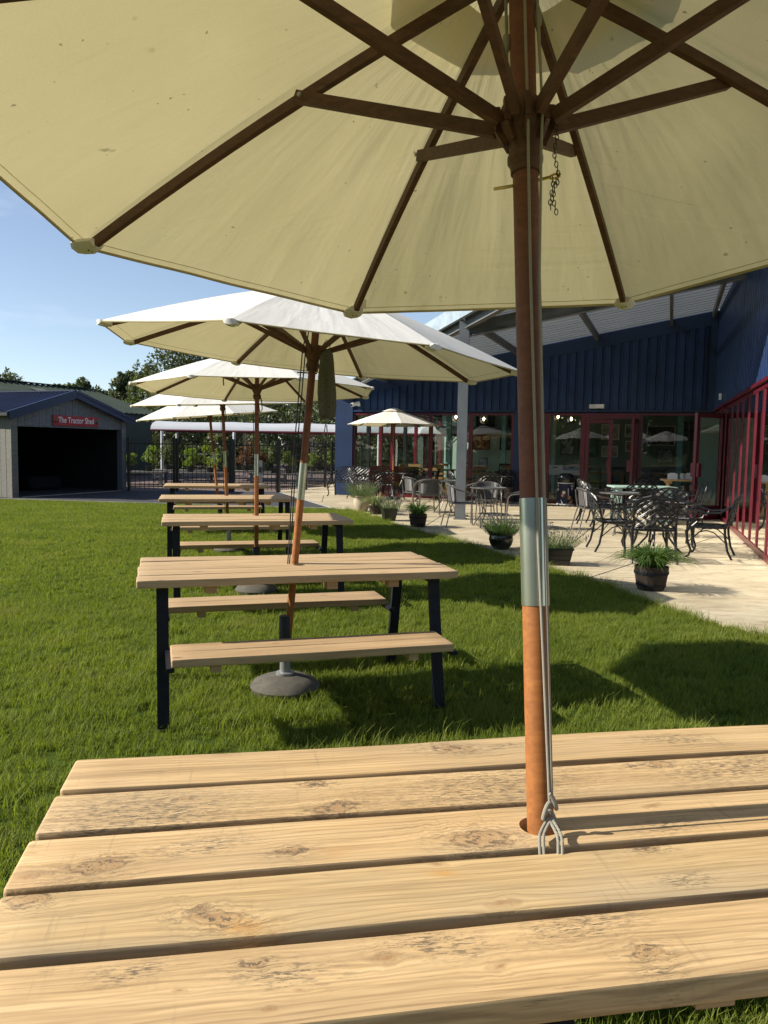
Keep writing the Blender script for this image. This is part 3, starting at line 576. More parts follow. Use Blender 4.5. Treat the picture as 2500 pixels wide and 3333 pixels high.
def parasol(P, tx, ty, ph, Rr, base, label, rise=.43, detail=False, rz0=0, sl=(.33, .57), below=True, r_pole=.0215, bow=.012, fr=.43, z_run=.02):
    T = frame_from(P, tx, ty)
    t = thing('parasol', label, 'parasol', P, 0, 'cream canvas garden parasols'); t.matrix_world = T
    ax = T.col[2].to_3d(); L = (P[2] - base) / ax.z    # pole length below rim plane
    for k in range(8):
        pb, hm = canopy_panel(Rr, rise, k, ph, k + Rr * 7, n=26 if detail else 12, wrk=.013 if detail else .007, bow=bow); po = pb.build('canopy_panel', 'canvas', t, smooth='all'); hm.build('hem', 'hem', po)
    vc = MB(); n = 8
    vs = [((.25 if i else .02) * Rr * math.cos(ph + k * math.pi / 4), (.25 if i else .02) * Rr * math.sin(ph + k * math.pi / 4), rise * (1.09 if not i else .86)) for i in (0, 1) for k in range(n)]
    vc.add(vs, [(k, 8 + k, 8 + (k + 1) % 8, (k + 1) % 8) for k in range(8)]); vc.tube([vs[8 + k] for k in range(8)], .004, 5, True); vc.build('vent_cap', 'canvas', t)
    MB().lathe([(.03, rise * 1.04), (.032, rise * 1.08), (.012, rise * 1.1), (.022, rise * 1.16), (.012, rise * 1.22), (.004, rise * 1.25)], 12).build('finial', 'umb_wood', t, smooth=True)
    rw = .015 if Rr < 1.24 else .014
    for k in range(8):
        a = ph + k * math.pi / 4; d = Vector((math.cos(a), math.sin(a), 0)); s_ = Vector((-math.sin(a), math.cos(a), 0))
        p0 = d * .035 + Vector((0, 0, rise - .045)); p1 = d * (Rr - .035) + Vector((0, 0, -.014)); rpt = lambda f: p0.lerp(p1, f) + Vector((0, 0, bow * 4 * f * (1 - f))); rib = MB().sweep([rpt(i / 10) for i in range(11)], rw, .024, s_).build('rib', 'umb_wood', t)
        pm = rpt(fr) - Vector((0, 0, .014)); off = s_ * (rw * .5 + .0085)
        q0 = d * .055 + Vector((0, 0, z_run)); qe = pm + (pm - q0).normalized() * .02
        st = MB().beam(q0 + off * .0, qe + off, .015, .026).build('strut', 'umb_wood', t)
        if detail:
            bo = MB(); bo.tube([pm + off * 1.9, pm + off * 2.15], .005, 8); bo.build('bolt', 'galv', st)
        c = d * (Rr - .004); pk = MB(); pk.tube([c - d * .06 + Vector((0, 0, -.008)), c - d * .03 + Vector((0, 0, -.010)), c + Vector((0, 0, -.006)), c + d * .006 + Vector((0, 0, .006))], [.012, .017, .017, .007], 8, flat=1.9); pk.build('corner_pocket', 'canvas', t, smooth=True)
    zr = z_run
    MB(Matrix.Scale(1, 4) if not detail else Matrix.Translation((0, 0, zr)) @ Matrix.Diagonal((.86, .86, .9, 1)) @ Matrix.Translation((0, 0, -zr))).lathe([(.050, zr + .038), (.054, zr + .03), (.056, zr + .0), (.050, zr - .02), (.036, zr - .045), (.034, zr - .06), (.040, zr - .075), (.040, zr - .085), (.034, zr - .095), (.033, zr - .11), (.0225, zr - .11)], 20).build('runner', 'umb_wood', t, smooth=True)
    if detail:
        rn = MB()
        for k in range(8):
            a = ph + k * math.pi / 4 + math.pi / 8; d = Vector((math.cos(a), math.sin(a), 0)); rn.beam(d * .034 + Vector((0, 0, zr - .04)), d * .050 + Vector((0, 0, zr - .01)), .011, .016); rn.beam(d * .050 + Vector((0, 0, zr - .012)), d * .052 + Vector((0, 0, zr + .032)), .011, .016)
        rn.build('runner_fin', 'umb_wood', t)
    MB().lathe([(.045, rise + .005), (.045, rise - .06), (.03, rise - .08), (.022, rise - .085)], 16).build('top_hub', 'umb_wood', t, smooth=True)
    z1, z2 = -sl[0] * L - .0, -sl[1] * L
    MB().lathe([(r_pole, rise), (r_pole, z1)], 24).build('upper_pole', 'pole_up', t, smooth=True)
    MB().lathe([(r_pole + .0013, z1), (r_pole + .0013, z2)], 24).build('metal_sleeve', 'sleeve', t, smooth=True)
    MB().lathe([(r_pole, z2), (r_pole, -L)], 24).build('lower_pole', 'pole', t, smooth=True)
    return t, T, L, zr
def to_local(T, p): return T.inverted() @ Vector(p)
t1, T1, L1, zr1 = parasol((.259, 1.568, 2.061), -.030, .135, .327, 1.186, .12, 'nearest parasol, its cream underside and dark ribs seen from below', rise=.369, detail=True, sl=(.3623, .4644), r_pole=.0245, bow=.0215, fr=.408, z_run=.015)
# pull cords of the nearest parasol down to the knot at the table hole
def cord(pts, r, parent, name='pull_cord'): return MB().tube(pts, r, 8).build(name, 'cord', parent, smooth=True)
camL = to_local(T1, (0, 0, H)); cd = Vector((camL.x, camL.y, 0)).normalized(); sd = Vector((-cd.y, cd.x, 0))      # towards the viewer's side of the pole
if (T1.to_3x3() @ sd).x < 0: sd = -sd
zk = -1.268
o1, o2 = cd * .030 + sd * .004, cd * .026 + sd * .021
cord([o1 * 1.5 + Vector((0, 0, .36)), o1 * 1.5 + Vector((0, 0, .15)), o1 * 1.75 + Vector((0, 0, zr1)), o1 * 1.5 + Vector((0, 0, zr1 - .09)), o1 + sd * .001 + Vector((0, 0, -.3)), o1 + sd * .004 + Vector((0, 0, -.8)), o1 + sd * .012 + cd * .004 + Vector((0, 0, -1.2)), o1 + sd * .013 + cd * .006 + Vector((0, 0, zk))], .0027, t1)
cord([o2 * 1.3 + Vector((0, 0, .38)), o2 * 1.6 + Vector((0, 0, zr1)), o2 * 1.4 + Vector((0, 0, zr1 - .09)), o2 + Vector((0, 0, -.3)), o2 - sd * .001 + Vector((0, 0, -.8)), o2 + cd * .007 + Vector((0, 0, -1.2)), o2 + cd * .008 + Vector((0, 0, zk))], .0027, t1)
kc = cd * .036 + sd * .017; kp = []
for i in range(40):
    a = i / 39 * 2 * math.pi * 1.5
    kp.append(kc + sd * (.012 * math.sin(a)) + cd * (.006 * math.cos(a * 1.5)) + Vector((0, 0, zk + .014 - .050 * i / 39 + .010 * math.cos(2 * a))))
cord(kp, .0040, t1, 'cord_knot')
for s_ in (-1, 1):
    for o_ in (-.0035, .0035):
        cord([kc + sd * o_ + Vector((0, 0, zk - .020)), kc + sd * (s_ * .010 + o_) + cd * .012 + Vector((0, 0, zk - .034)), kc + sd * (s_ * .015 + o_) + cd * .028 + Vector((0, 0, zk - .040)), kc + sd * (s_ * .016 + o_) + cd * .050 + Vector((0, 0, zk - .044)), kc + sd * (s_ * .015 + o_) + cd * .064 + Vector((0, 0, zk - .075))], .0028, t1, 'cord_tail')
for s_ in (-1, 1):
    c = sd * (s_ * .030) - cd * .0 + Vector((0, 0, .2 + .02 * s_)); MB().lathe([(.002, .02), (.008, .014), (.009, 0), (.007, -.012), (.002, -.02)], 10, tuple(c)).build('stopper_knot', 'cord', t1, smooth=True)
    MB().tube([c + Vector((0, 0, .2)), c, c + sd * .003 * s_ - Vector((0, 0, .09))], .0032, 6).build('pull_cord', 'cord', t1, smooth=True)
pz = zr1 - .118
MB().tube([-sd * .060 + cd * .02 + Vector((0, 0, pz - .014)), sd * .0 + Vector((0, 0, pz)), sd * .045 + Vector((0, 0, pz + .008))], .0032, 8).build('locking_pin', 'brass', t1)
MB().tube([sd * (.055 + .010 * math.cos(a)) + Vector((0, 0, pz + .009 + .004 * math.sin(a))) + cd * .003 * math.cos(a) for a in np.linspace(0, 6.0, 14)], .0024, 6).build('pin_ring', 'brass', t1)
ch = MB()
for ln, (x, zt, nl) in enumerate(((.058, zr1 - .01, 14), (.048, zr1 - .118, 7), (.054, zr1 - .12, 8))):
    for i in range(nl):
        c = sd * (x + .003 * math.sin(i * .7 + ln)) + cd * .006 + Vector((0, 0, zt - .0088 * i)); e = sd if i % 2 else cd
        ch.tube([c + e * (.0033 * math.cos(a)) + Vector((0, 0, .0062 * math.sin(a))) for a in np.linspace(0, 2 * math.pi, 9)[:-1]], .0010, 5, True)
ch.build('chain', 'iron', t1)
# frayed threads at the vent, care tag
rnd = random.Random(4); fr = MB(); a0 = .3275 + 2.62 * math.pi / 4
for i in range(9):
    p = Vector((math.cos(a0 + .03 * i) * .215, math.sin(a0 + .03 * i) * .215, .355)); q = [p]
    for s_ in range(5): q.append(q[-1] + Vector((rnd.uniform(-.01, .01), rnd.uniform(-.01, .01), -.009)))
    fr.tube(q, .0006, 4)
fr.build('loose_thread', 'cord', t1)
a = .3275 + 2 * math.pi / 4; d = Vector((math.cos(a), math.sin(a), 0)); s_ = Vector((math.sin(a), -math.cos(a), 0)); p = d * 1.10 + Vector((0, 0, .02))
MB().add([p, p + s_ * .03 + d * .005, p + s_ * .03 + d * .01 - Vector((0, 0, .03)), p + d * .005 - Vector((0, 0, .03))], [(0, 1, 2, 3)]).build('care_tag', 'canvas', t1)

PAR = [((-.4202, 4.564, 1.967), .0833, -.0062, .5718, 1.1947, 'second parasol of the row, with a patterned bag hanging from its hub', (.335, .45)),
       ((-1.2631, 7.7413, 1.9821), -.0042, .0329, .4705, 1.2029, 'third parasol from the front, level white canopy with a chain by its pole', (.335, .45)),
       ((-2.1776, 10.5356, 1.9821), -.0345, -.0517, .5402, 1.2, 'fourth parasol of the row, leaning slightly to the left', (.335, .45)),
       ((-2.9226, 13.1131, 1.9189), -.0867, -.0433, .5314, 1.2, 'farthest lawn parasol, its pole leaning left over the last picnic table', (.335, .45))]
PP = []
for P, tx, ty, ph, Rr, lb, sl in PAR:
    PP.append(parasol(P, tx, ty, ph, Rr, .12, lb, sl=sl, rise=.41))
# cords and chain of second, third and fourth parasol
t2, T2, L2, zr2 = PP[0]
for x in (-.062, -.045):
    MB().tube([(x * .6, -.03, .3), (x, -.03, 0), (x * .95, -.035, -.6), (x * .7, -.03, -1.0), (x * .6, -.028, -1.22)], .0035, 6).build('pull_cord', 'rubber', t2, smooth=True)
MB().tube([(-.085, -.01, -.105), (.03, .0, -.10)], .004, 6).build('locking_pin', 'iron', t2)
for (tt, TT, LL, zz), x in zip(PP[1:3], (.05, .04)):
    MB().tube([(x * .4, -.03, -.02), (x, -.03, -.10), (x * 1.1, -.02, -.19), (x * .7, -.03, -.22), (x * .4, -.03, -.13)], .005, 6).build('chain', 'iron', tt)
    MB().tube([(-.028, -.02, -.2), (-.032, -.02, -.9), (-.027, -.02, -1.45)], .003, 5).build('pull_cord', 'rubber', tt)
MB().tube([(-.30, -.1, .13), (-.31, -.1, .08), (-.305, -.1, .03)], .006, 6).build('tie_strap', 'iron', PP[1][0])
pat, TP, LP, zP = parasol((.2326, 21.6935, 2.06), -.004, .0138, .1456, 1.27, .1, 'small cream parasol on the patio over the round black table', rise=.43, sl=(.5, .5001))
# printed storage bag hanging under the second parasol
def bag_mat():
    n = NT('contour_print'); o = n.obj(); f = n.noise(n.mapv(o, (5, 5, 3.4)), 2.1, 1.2, .4, .5)
    l = n.M('FRACT', n.M('MULTIPLY', f, 20)); m = n.ramp(n.M('ABSOLUTE', n.M('SUBTRACT', l, .5)), (.05, 1), (.10, 0))
    n.lk(n.mix(m, (.085, .088, .058), (.018, .02, .014)), n.b.inputs['Base Color']); n.b.inputs['Roughness'].default_value = .8; return n.m
M['bagprint'] = bag_mat(); M['strap'] = mat('grey_green_tape', (.16, .18, .14), .7)
bg_ = thing('storage_bag', 'olive cloth bag with black contour lines hanging from the second parasol', 'bag', tuple(T2 @ Vector((.080, -.07, .03))), R(12))
bg_.scale = (.66, .8, .70)
b = MB(); vs = []; prof = [(.0, .028, .02), (-.03, .05, .03), (-.10, .062, .036), (-.22, .072, .04), (-.34, .076, .042), (-.45, .075, .04), (-.52, .068, .036), (-.545, .058, .02)]
for z, wx, wy in prof:
    for k in range(24):
        a = 2 * math.pi * k / 24; f = 1 + .10 * math.sin(3 * a + z * 9) + .10 * math.sin(a * 5 + 2)
        dent = .022 * math.exp(-((a - 4.6) / .35) ** 2) * math.sin(min(1, -z / .3) * math.pi / 2)
        vs.append((wx * math.cos(a) * f, wy * math.sin(a) * f + dent, z + (.018 * math.sin(a * 2) if z < -.5 else 0)))
b.add(vs, [(i * 24 + k, i * 24 + (k + 1) % 24, (i + 1) * 24 + (k + 1) % 24, (i + 1) * 24 + k) for i in range(len(prof) - 1) for k in range(24)] + [tuple((len(prof) - 1) * 24 + k for k in range(24))[::-1]])
b.build('bag_body', 'bagprint', bg_, smooth='all')
MB().tube([(-.02, 0, -.005), (-.028, 0, .05), (0, .01, .085), (.028, 0, .05), (.02, 0, -.005)], .004, 6).build('hanging_loop', 'strap', bg_)
MB().tube([(.0, 0, -.53), (-.006, 0, -.60), (-.022, 0, -.70), (-.016, 0, -.725), (.02, 0, -.72), (.012, 0, -.68), (.004, 0, -.60)], .0045, 6, flat=.5).build('tie_tail', 'strap', bg_)
# weighted bases
def base(x, y, label):
    t = thing('weighted_stand', label, 'stand', (x, y, 0), 0, 'domed concrete parasol bases')
    MB().lathe([(.20, 0), (.208, .025), (.19, .05), (.14, .072), (.08, .088), (.05, .092)], 32).build('concrete_dome', 'concrete_base', t, smooth=True)
    MB().lathe([(.055, .092), (.055, .104), (.032, .11), (.030, .30)], 20).build('socket_tube', 'galv', t, smooth=True)
    MB().lathe([(.037, .30), (.037, .44), (.033, .445)], 20).build('rubber_collar', 'rubber', t, smooth=True)
    return t
bs = base(*(T1 @ Vector((0, 0, -L1)))[:2], 'concrete parasol base hidden below the nearest picnic table')
for k, lb in ((0, 'domed concrete parasol base with grey socket under the second picnic table'), (1, 'pale domed parasol base under the third picnic table'), (2, 'parasol base under the fourth picnic table'), (3, 'parasol base under the farthest picnic table')):
    dup(bs, (*(PP[k][1] @ Vector((0, 0, -PP[k][2])))[:2], 0), 0, lb)
dup(bs, (*(TP @ Vector((0, 0, -LP)))[:2], .012), 0, 'grey domed base holding the small patio parasol')

# ------------------------------------------------------------------ cafe building
cafe = thing('cafe_building', 'navy metal clad cafe with red framed glass walls and a sloping canopy', 'building', tuple(CX), 0)
HH = 2.42
def rz_(a): return 4.97 + .172 * a               # underside of the canopy at facade coordinate a
def clad_profile(a0, a1, z0, ztop, rib=.2233, dep=.035, off=0.):
    """box-profile sheet from a0 to a1 along local x, facing -y"""
    vs = []; x = a0; pr = []
    while x < a1 - 1e-6:
        for dx, d in ((0, 0), (rib * .62, 0), (rib * .68, dep), (rib * .94, dep), (rib, 0)):
            if x + dx <= a1 + 1e-6: pr.append((x + dx, d))
        x += rib
    for (x, d) in pr: vs += [(x, off + d, z0), (x, off + d, ztop(x))]
    return vs, [(2 * i, 2 * i + 2, 2 * i + 3, 2 * i + 1) for i in range(len(pr) - 1)]
# facade cladding: ten sheets
W_ = .2233 * 5
a = -10.05
while a < -.12:
    a1 = min(a + W_, -.10); b = MB(TF); b.add(*clad_profile(a, a1, HH + .08, lambda x: rz_(x) - .34)); b.build('cladding_sheet', 'blue', cafe); a += W_
MB(TF).add([(x, .06, z) for x, z in ((-10.2, HH), (.3, HH), (.3, rz_(.3)), (-10.2, rz_(-10.2)))], [(0, 1, 2, 3)]).build('wall_backing', 'blue_flat', cafe)
b = MB(TF); b.add([(-10.25, -.012, rz_(-10.25) - .36), (-.02, -.012, rz_(0) - .36), (-.02, -.012, rz_(0) + .05), (-10.25, -.012, rz_(-10.25) + .05), (-10.25, .04, rz_(-10.25) - .36), (-.02, .04, rz_(0) - .36), (-.02, .04, rz_(0) + .05), (-10.25, .04, rz_(-10.25) + .05)],
      [(0, 1, 2, 3), (0, 4, 5, 1), (7, 3, 2, 6)]); b.build('eaves_flashing', 'blue_flat', cafe)
MB(TF).box(-10.06, -.05, HH + .04, -.02, .05, HH + .085).build('drip_flashing', 'blue_flat', cafe)
MB(TF).box(-.16, -.018, HH + .09, .0, .03, rz_(0) - .36).build('corner_flashing', 'blue_flat', cafe)
MB(TF).box(-10.30, -.06, 0, -9.75, .10, HH + .8).build('corner_wall', 'blue_flat', cafe)
MB(TF).box(-10.32, .10, HH + .3, -10.24, 12, HH + .8).build('side_fascia', 'blue_flat', cafe)
b = MB(TF)
for x in (-10.27, -9.98):
    for i in range(14): b.lathe([(.008, 0), (.008, .006)], 6, (0, 0, 0)) if False else b.box(x - .006, -.066, .2 + i * .22, x + .006, -.060, .212 + i * .22)
b.build('rivet', 'steel', cafe, kind='stuff')
def window(T, a0, a1, y, parent, z0=.0, z1=HH, fw=.055, glass=True, name='window', m='red', dep=.07, bot=.10):
    b = MB(T); b.box(a0, y - dep / 2, z0, a0 + fw, y + dep / 2, z1); b.box(a1 - fw, y - dep / 2, z0, a1, y + dep / 2, z1)
    b.box(a0 + fw, y - dep / 2, z1 - fw, a1 - fw, y + dep / 2, z1); b.box(a0 + fw, y - dep / 2, z0, a1 - fw, y + dep / 2, z0 + bot)
    f = b.build(name, m, parent)
    if glass:
        g = MB(T); g.add([(a0 + fw * .8, y, z0 + bot * .8), (a1 - fw * .8, y, z0 + bot * .8), (a1 - fw * .8, y, z1 - fw * .8), (a0 + fw * .8, y, z1 - fw * .8)], [(0, 1, 2, 3)]); g.build('pane', 'glass', f)
    return f
MBf = lambda: MB(TF)
edges = [-9.74, -8.52, -7.38, -6.22, -5.03]
for i in range(4): window(TF, edges[i], edges[i + 1], .02, cafe)
MB(TF).box(-5.028, -.03, 0, -4.86, .10, HH + .03).build('navy_pier', 'blue_flat', cafe)
window(TF, -4.858, -4.1, .02, cafe); window(TF, -4.1, -3.18, .02, cafe)
# doors
def door(T, parent, a0, a1, hx=None):
    d = window(T, a0, a1, 0, parent, .02, 2.26, .095, name='door', bot=.26)
    x = a1 - .07
    MB(T).box(x - .055, -.12, .93, x + .055, -.04, 1.22).build('door_handle', 'red', d); return d
MB(TF).box(-3.178, -.03, 0, -3.12, .05, HH).build('door_jamb', 'red', cafe); MB(TF).box(-1.80, -.03, 0, -1.74, .05, HH).build('door_jamb', 'red', cafe)
MB(TF).box(-3.12, -.03, 2.28, -1.80, .05, HH).build('door_head', 'red', cafe)
door(TF @ Matrix.Translation((0, -.0, 0)), cafe, -3.11, -2.42)
door(TF @ Matrix.Translation((-1.81, -.02, 0)) @ Matrix.Rotation(R(-97), 4, 'Z') @ Matrix.Scale(1, 4), cafe, -.0, .69)
window(TF, -1.738, -.06, .02, cafe)
# wing
wl = 13.2
a = -wl
TWc = TW @ Matrix.Rotation(R(90), 4, 'Z')      # local x -> along the wing away from the camera, facing +? side
def wv(vs): return [(TW @ Vector((y, x, z))) for (x, y, z) in vs]     # x along wing (negative = towards camera), y into the wing
while a < -.05:
    a1 = min(a + .2233 * 5, -.0); vs, fs = clad_profile(a, a1, HH + .07, lambda x: 6.3, .2233, .035, 0); b = MB(); b.add(wv(vs), [f[::-1] for f in fs]); b.build('cladding_sheet', 'blue', cafe); a += .2233 * 5
MB(TW).box(.05, -wl, HH, .2, .3, 6.3).build('wall_backing', 'blue_flat', cafe)
MB(TW).box(-.05, -wl, 6.3, .4, .3, 6.45).build('parapet_cap', 'blue_flat', cafe)
MB(TW).box(-.045, -wl, HH + .03, .04, -.02, HH + .075).build('drip_flashing', 'red', cafe)
wed = [-13.2, -12.0, -10.9, -9.85, -8.9, -8.05, -7.15, -6.25, -5.35, -4.4, -3.05]
TX = TW @ Matrix(((0, 1, 0, 0), (1, 0, 0, 0), (0, 0, 1, 0), (0, 0, 0, 1)))
for i in range(len(wed) - 1): window(TX, wed[i], wed[i + 1], .018, cafe, dep=.032, fw=.045)
window(TX, -2.1, -.08, .012, cafe, dep=.02, fw=.035)
MB(TW).box(-.03, -3.03, 2.30, .06, -2.12, HH).build('door_head', 'red', cafe)
dT = Matrix.Translation((ww_(0, -3.0) - CX)) @ Matrix.Rotation(math.atan2(-.45, -.77), 4, 'Z')
d = window(dT, 0, .92, 0, cafe, .02, 2.27, .095, name='door', bot=.28); MB(dT).box(.80, -.10, .93, .90, .10, 1.22).build('door_handle', 'red', d)
# left side wall of the cafe, all glazed
TS = TF @ Matrix.Translation((-10.25, 0, 0)) @ Matrix(((0, -1, 0, 0), (1, 0, 0, 0), (0, 0, 1, 0), (0, 0, 0, 1)))
se = [.12, 1.35, 2.55, 3.7, 4.9, 6.3, 7.6, 8.8, 10.0, 11.0]
for i in range(len(se) - 1): window(TS, se[i], se[i + 1], 0, cafe, z1=HH + .25, dep=.12, m='red' if i % 3 != 1 else 'steel', bot=.06)
# interior
MB(TF).add([(-10.2, .06, .02), (9, .06, .02), (9, 12, .02), (-10.2, 12, .02)], [(0, 1, 2, 3)]).build('interior_floor', 'floor', cafe)
MB().add([tuple(TW @ Vector((x, y, .021))) for x, y in ((.1, -wl), (7, -wl), (7, .2), (.1, .2))], [(0, 1, 2, 3)]).build('interior_floor', 'floor', cafe)
MB(TF).box(-10.2, .1, 3.0, 9, 12, 3.1).build('interior_ceiling', 'ceil', cafe)
MB(TW).box(.22, -wl, 3.0, 7, -.3, 3.1).build('interior_ceiling', 'ceil', cafe)
MB(TF).box(-10.2, 11.0, 0, -4.6, 11.1, 3.0).build('interior_wall', 'mint', cafe)
MB(TF).box(-4.6, 5.2, 0, 9, 5.3, 3.0).build('interior_wall', 'sage', cafe)
MB(TF).box(-4.7, 5.2, 0, -4.6, 11.1, 3.0).build('interior_wall', 'mint', cafe)
MB(TW).box(6.9, -wl, 0, 7, 3, 3.0).build('interior_wall', 'mint', cafe)
MB(TW).box(.2, -wl, 0, 7, -wl - .1, 3.0).build('interior_wall', 'mint', cafe); MB(TW).box(.1, -wl - .12, 0, 7.1, -wl - .11, 6.4).build('end_wall', 'blue_flat', cafe)
MB(TF).add([(-10.3, .1, 3.25), (9, .1, 4.2), (9, 12, 4.2), (-10.3, 12, 3.25)], [(0, 1, 2, 3)]).build('roof', 'green_roof', cafe)
MB(TF).box(-10.3, 12, 0, 9, 12.1, 4.0).build('back_wall', 'blue_flat', cafe)
for a_, b_ in ((-8.0, 4.2), (-.75, 2.2), (-7.0, 8.5)): MB(TF).box(a_ - .08, b_ - .08, .02, a_ + .08, b_ + .08, 3.0).build('interior_post', 'teal', cafe)
# canopy roof over the patio
def cz(a, z=0): return rz_(a) + z
def slope_sheets():
    edge_y = lambda a: -5.9 - 1.113 * (a + 4.95)      # free diagonal edge
    yb = -.02
    while yb > -11.4:
        y0 = yb; y1 = yb - .98
        def clipx(y): return -10.25 if y > 0 else max(-10.25, -4.95 - (y + 5.9) / 1.113)
        b = MB(TF); seg = 3; prof = []
        for i in range(seg):
            yy = y0 + (y1 - y0) * i / seg; prof += [(yy, 0), (yy - .24, 0), (yy - .262, .05), (yy - .305, .05)]
        prof.append((y1, 0)); vs = []
        for (yy, dz) in prof:
            xl = clipx(yy); xr = .05 - yy * .0262; vs += [(xl, yy, cz(xl, dz)), (xr, yy, cz(xr, dz))]
        b.add(vs, [(2 * i, 2 * i + 1, 2 * i + 3, 2 * i + 2) for i in range(len(prof) - 1)])
        b.build('roof_sheet', 'sheet', cafe); yb = y1
slope_sheets()
for a_ in (-8.7, -6.8, -4.95, -2.9, -1.1, -.12):
    ye = max(-11.0, -5.9 - 1.113 * (a_ + 4.95)) + .15
    MB(TF).beam((a_, -.02, cz(a_) - .085), (a_, ye, cz(a_) - .085), .07, .16).build('purlin', 'beam', cafe)
def ibeam(p, q, h_=.28, w_=.13, m='beam', name='steel_beam'):
    b = MB(TF); p, q = Vector(p), Vector(q); z = Vector((0, 0, 1))
    b.beam(p, q, .012, h_ - .03); b.beam(p + z * (h_ / 2 - .008), q + z * (h_ / 2 - .008), w_, .014); b.beam(p - z * (h_ / 2 - .008), q - z * (h_ / 2 - .008), w_, .014)
    return b.build(name, m, cafe)
ibeam((-4.87, -5.9, cz(-4.95) - .31), (.12, -5.9, cz(0) - .31))
ibeam((-10.2, -.06, cz(-10.25) - .20), (-5.03, -5.83, cz(-4.95) - .20), .22)
ibeam((-4.87, -5.98, cz(-4.9) - .20), (-.08, -11.3, cz(0) - .20), .22)
b = MB(TF); p, q = Vector((-10.3, -.05, cz(-10.3) + .03)), Vector((-.03, -11.47, cz(0) + .03)); b.beam(p + Vector((-.05, -.045, 0)), q + Vector((-.05, -.045, 0)), .08, .30); b.build('gutter_fascia', 'fascia', cafe)
# H-section column
cb_ = MB(TF @ Matrix.Translation((-4.95, -5.9, 0)) @ Matrix.Rotation(R(12), 4, 'Z')); zt = cz(-4.95) - .15
cb_.box(-.006, -.10, 0, .006, .10, zt); cb_.box(-.10, -.112, 0, .10, -.10, zt); cb_.box(-.10, .10, 0, .10, .112, zt); cb_.box(-.13, -.15, .012, .13, .15, .028)
cb_.build('steel_column', 'grey_steel', cafe)
MB(TF).tube([(-4.85, -5.85, cz(-4.95) - .1), (-4.86, -5.87, cz(-4.95) - .5)], .008, 5).build('tie_rod', 'galv', cafe)

# things fixed to the cafe
cc = fw_(-9.56, -.06, 2.66)
c_ = thing('security_camera', 'white bullet security camera on the navy wall above the left windows', 'camera', tuple(cc), R(-50))
MB().box(-.03, -.02, -.05, .03, .03, .05).build('bracket', 'white', c_)
MB().tube([(0, -.02, 0), (0, -.06, -.02), (0, -.10, .01)], .014, 8).build('arm', 'white', c_)
MB().tube([(0, -.0, .05), (0, -.26, -.02)], .055, 14).build('housing', 'white', c_, smooth=True); MB().tube([(0, -.26, -.02), (0, -.268, -.022)], .043, 14).build('lens', 'black', c_)
e_ = thing('emergency_light', 'white emergency bulkhead light above the open door', 'light fitting', tuple(fw_(-2.85, -.03, 2.60)), FA)
MB().box(-.19, -.05, -.055, .19, .0, .055).build('back_box', 'white', e_); MB().box(-.175, -.07, -.04, .175, -.0505, .04).build('diffuser', 'white', e_); MB().box(.09, -.074, -.038, .10, -.0705, -.026).build('indicator', 'tractor_green', e_)
s_ = thing('alarm_box', 'small white socket box on the corrugated wing wall beside the corner', 'box', tuple(ww_(-.02, -2.1, 2.70)), WA - R(90))
MB().box(-.05, -.05, -.07, .05, .0, .07).build('casing', 'white', s_); MB().box(-.018, -.056, -.03, .018, -.0505, .0).build('socket', 'black', s_)

# ------------------------------------------------------------------ inside the cafe
def pendant(loc, label, pr=None):
    t = thing('pendant_lamp', label, 'lamp', loc, 0, 'glass globe pendant lamps inside the cafe')
    MB().lathe([(.003, .15), (.04, .145), (.09, .12), (.125, .06), (.13, 0), (.125, -.06), (.09, -.12), (.04, -.145), (.003, -.15)], 20).build('globe', M['globe'], t, smooth='all')
    MB().lathe([(.003, .05), (.03, .03), (.036, 0), (.03, -.03), (.003, -.045)], 12).build('bulb', M['bulb'], t, smooth='all')
    MB().tube([(0, 0, .05), (0, 0, 3.0 - loc[2])], .006, 5).build('flex', 'black', t); return t
M['globe'] = mk_glass('globe_glass', .15, (.95, .95, .9))
nb = NT('lit_bulb'); nb.b.inputs['Emission Color'].default_value = (1, .78, .42, 1); nb.b.inputs['Emission Strength'].default_value = 9; nb.b.inputs['Base Color'].default_value = (1, .8, .5, 1); M['bulb'] = nb.m
pl = None
for a_, b_, z_, lb in ((-7.35, 2.6, 2.42, 'lit globe pendant left of the grey steel column'), (-6.55, 3.0, 2.38, 'lit globe pendant just right of the grey steel column'), (-4.25, 3.0, 2.45, 'lit globe pendant nearest the navy pier'), (-3.9, 3.4, 2.40, 'middle lit globe pendant of the three left of the door'), (-3.6, 3.9, 2.32, 'lowest globe pendant nearest the glass door')):
    p = fw_(a_, b_, z_)
    pl = pendant(tuple(p), lb) if pl is None else dup(pl, tuple(p), 0, lb)
def picture(a, b, z, w_, h_, label, cols, T=TF, dark=True):
    p = CX + T @ Vector((a, b, z)); t = thing('framed_picture', label, 'picture', tuple(p), FA, 'framed pictures on the cafe walls')
    fm = 'darkwood' if dark else 'white'
    m = MB(); e = .022; m.box(-w_ / 2, -.03, -h_ / 2, -w_ / 2 + e, 0, h_ / 2); m.box(w_ / 2 - e, -.03, -h_ / 2, w_ / 2, 0, h_ / 2); m.box(-w_ / 2 + e, -.03, h_ / 2 - e, w_ / 2 - e, 0, h_ / 2); m.box(-w_ / 2 + e, -.03, -h_ / 2, w_ / 2 - e, 0, -h_ / 2 + e)
    m.build('frame', fm, t)
    n = NT('painting'); o = n.obj(); f = n.noise(n.mapv(o, (3, 3, 4), (a * 7, b, z * 3)), 1.5, 4, .6, 1)
    n.lk(n.ramp(f, (.35, cols[0]), (.5, cols[1]), (.62, cols[2])), n.b.inputs['Base Color']); n.b.inputs['Roughness'].default_value = .5
    MB().box(-w_ / 2 + e, -.012, -h_ / 2 + e, w_ / 2 - e, -.002, h_ / 2 - e).build('canvas', n.m, t)
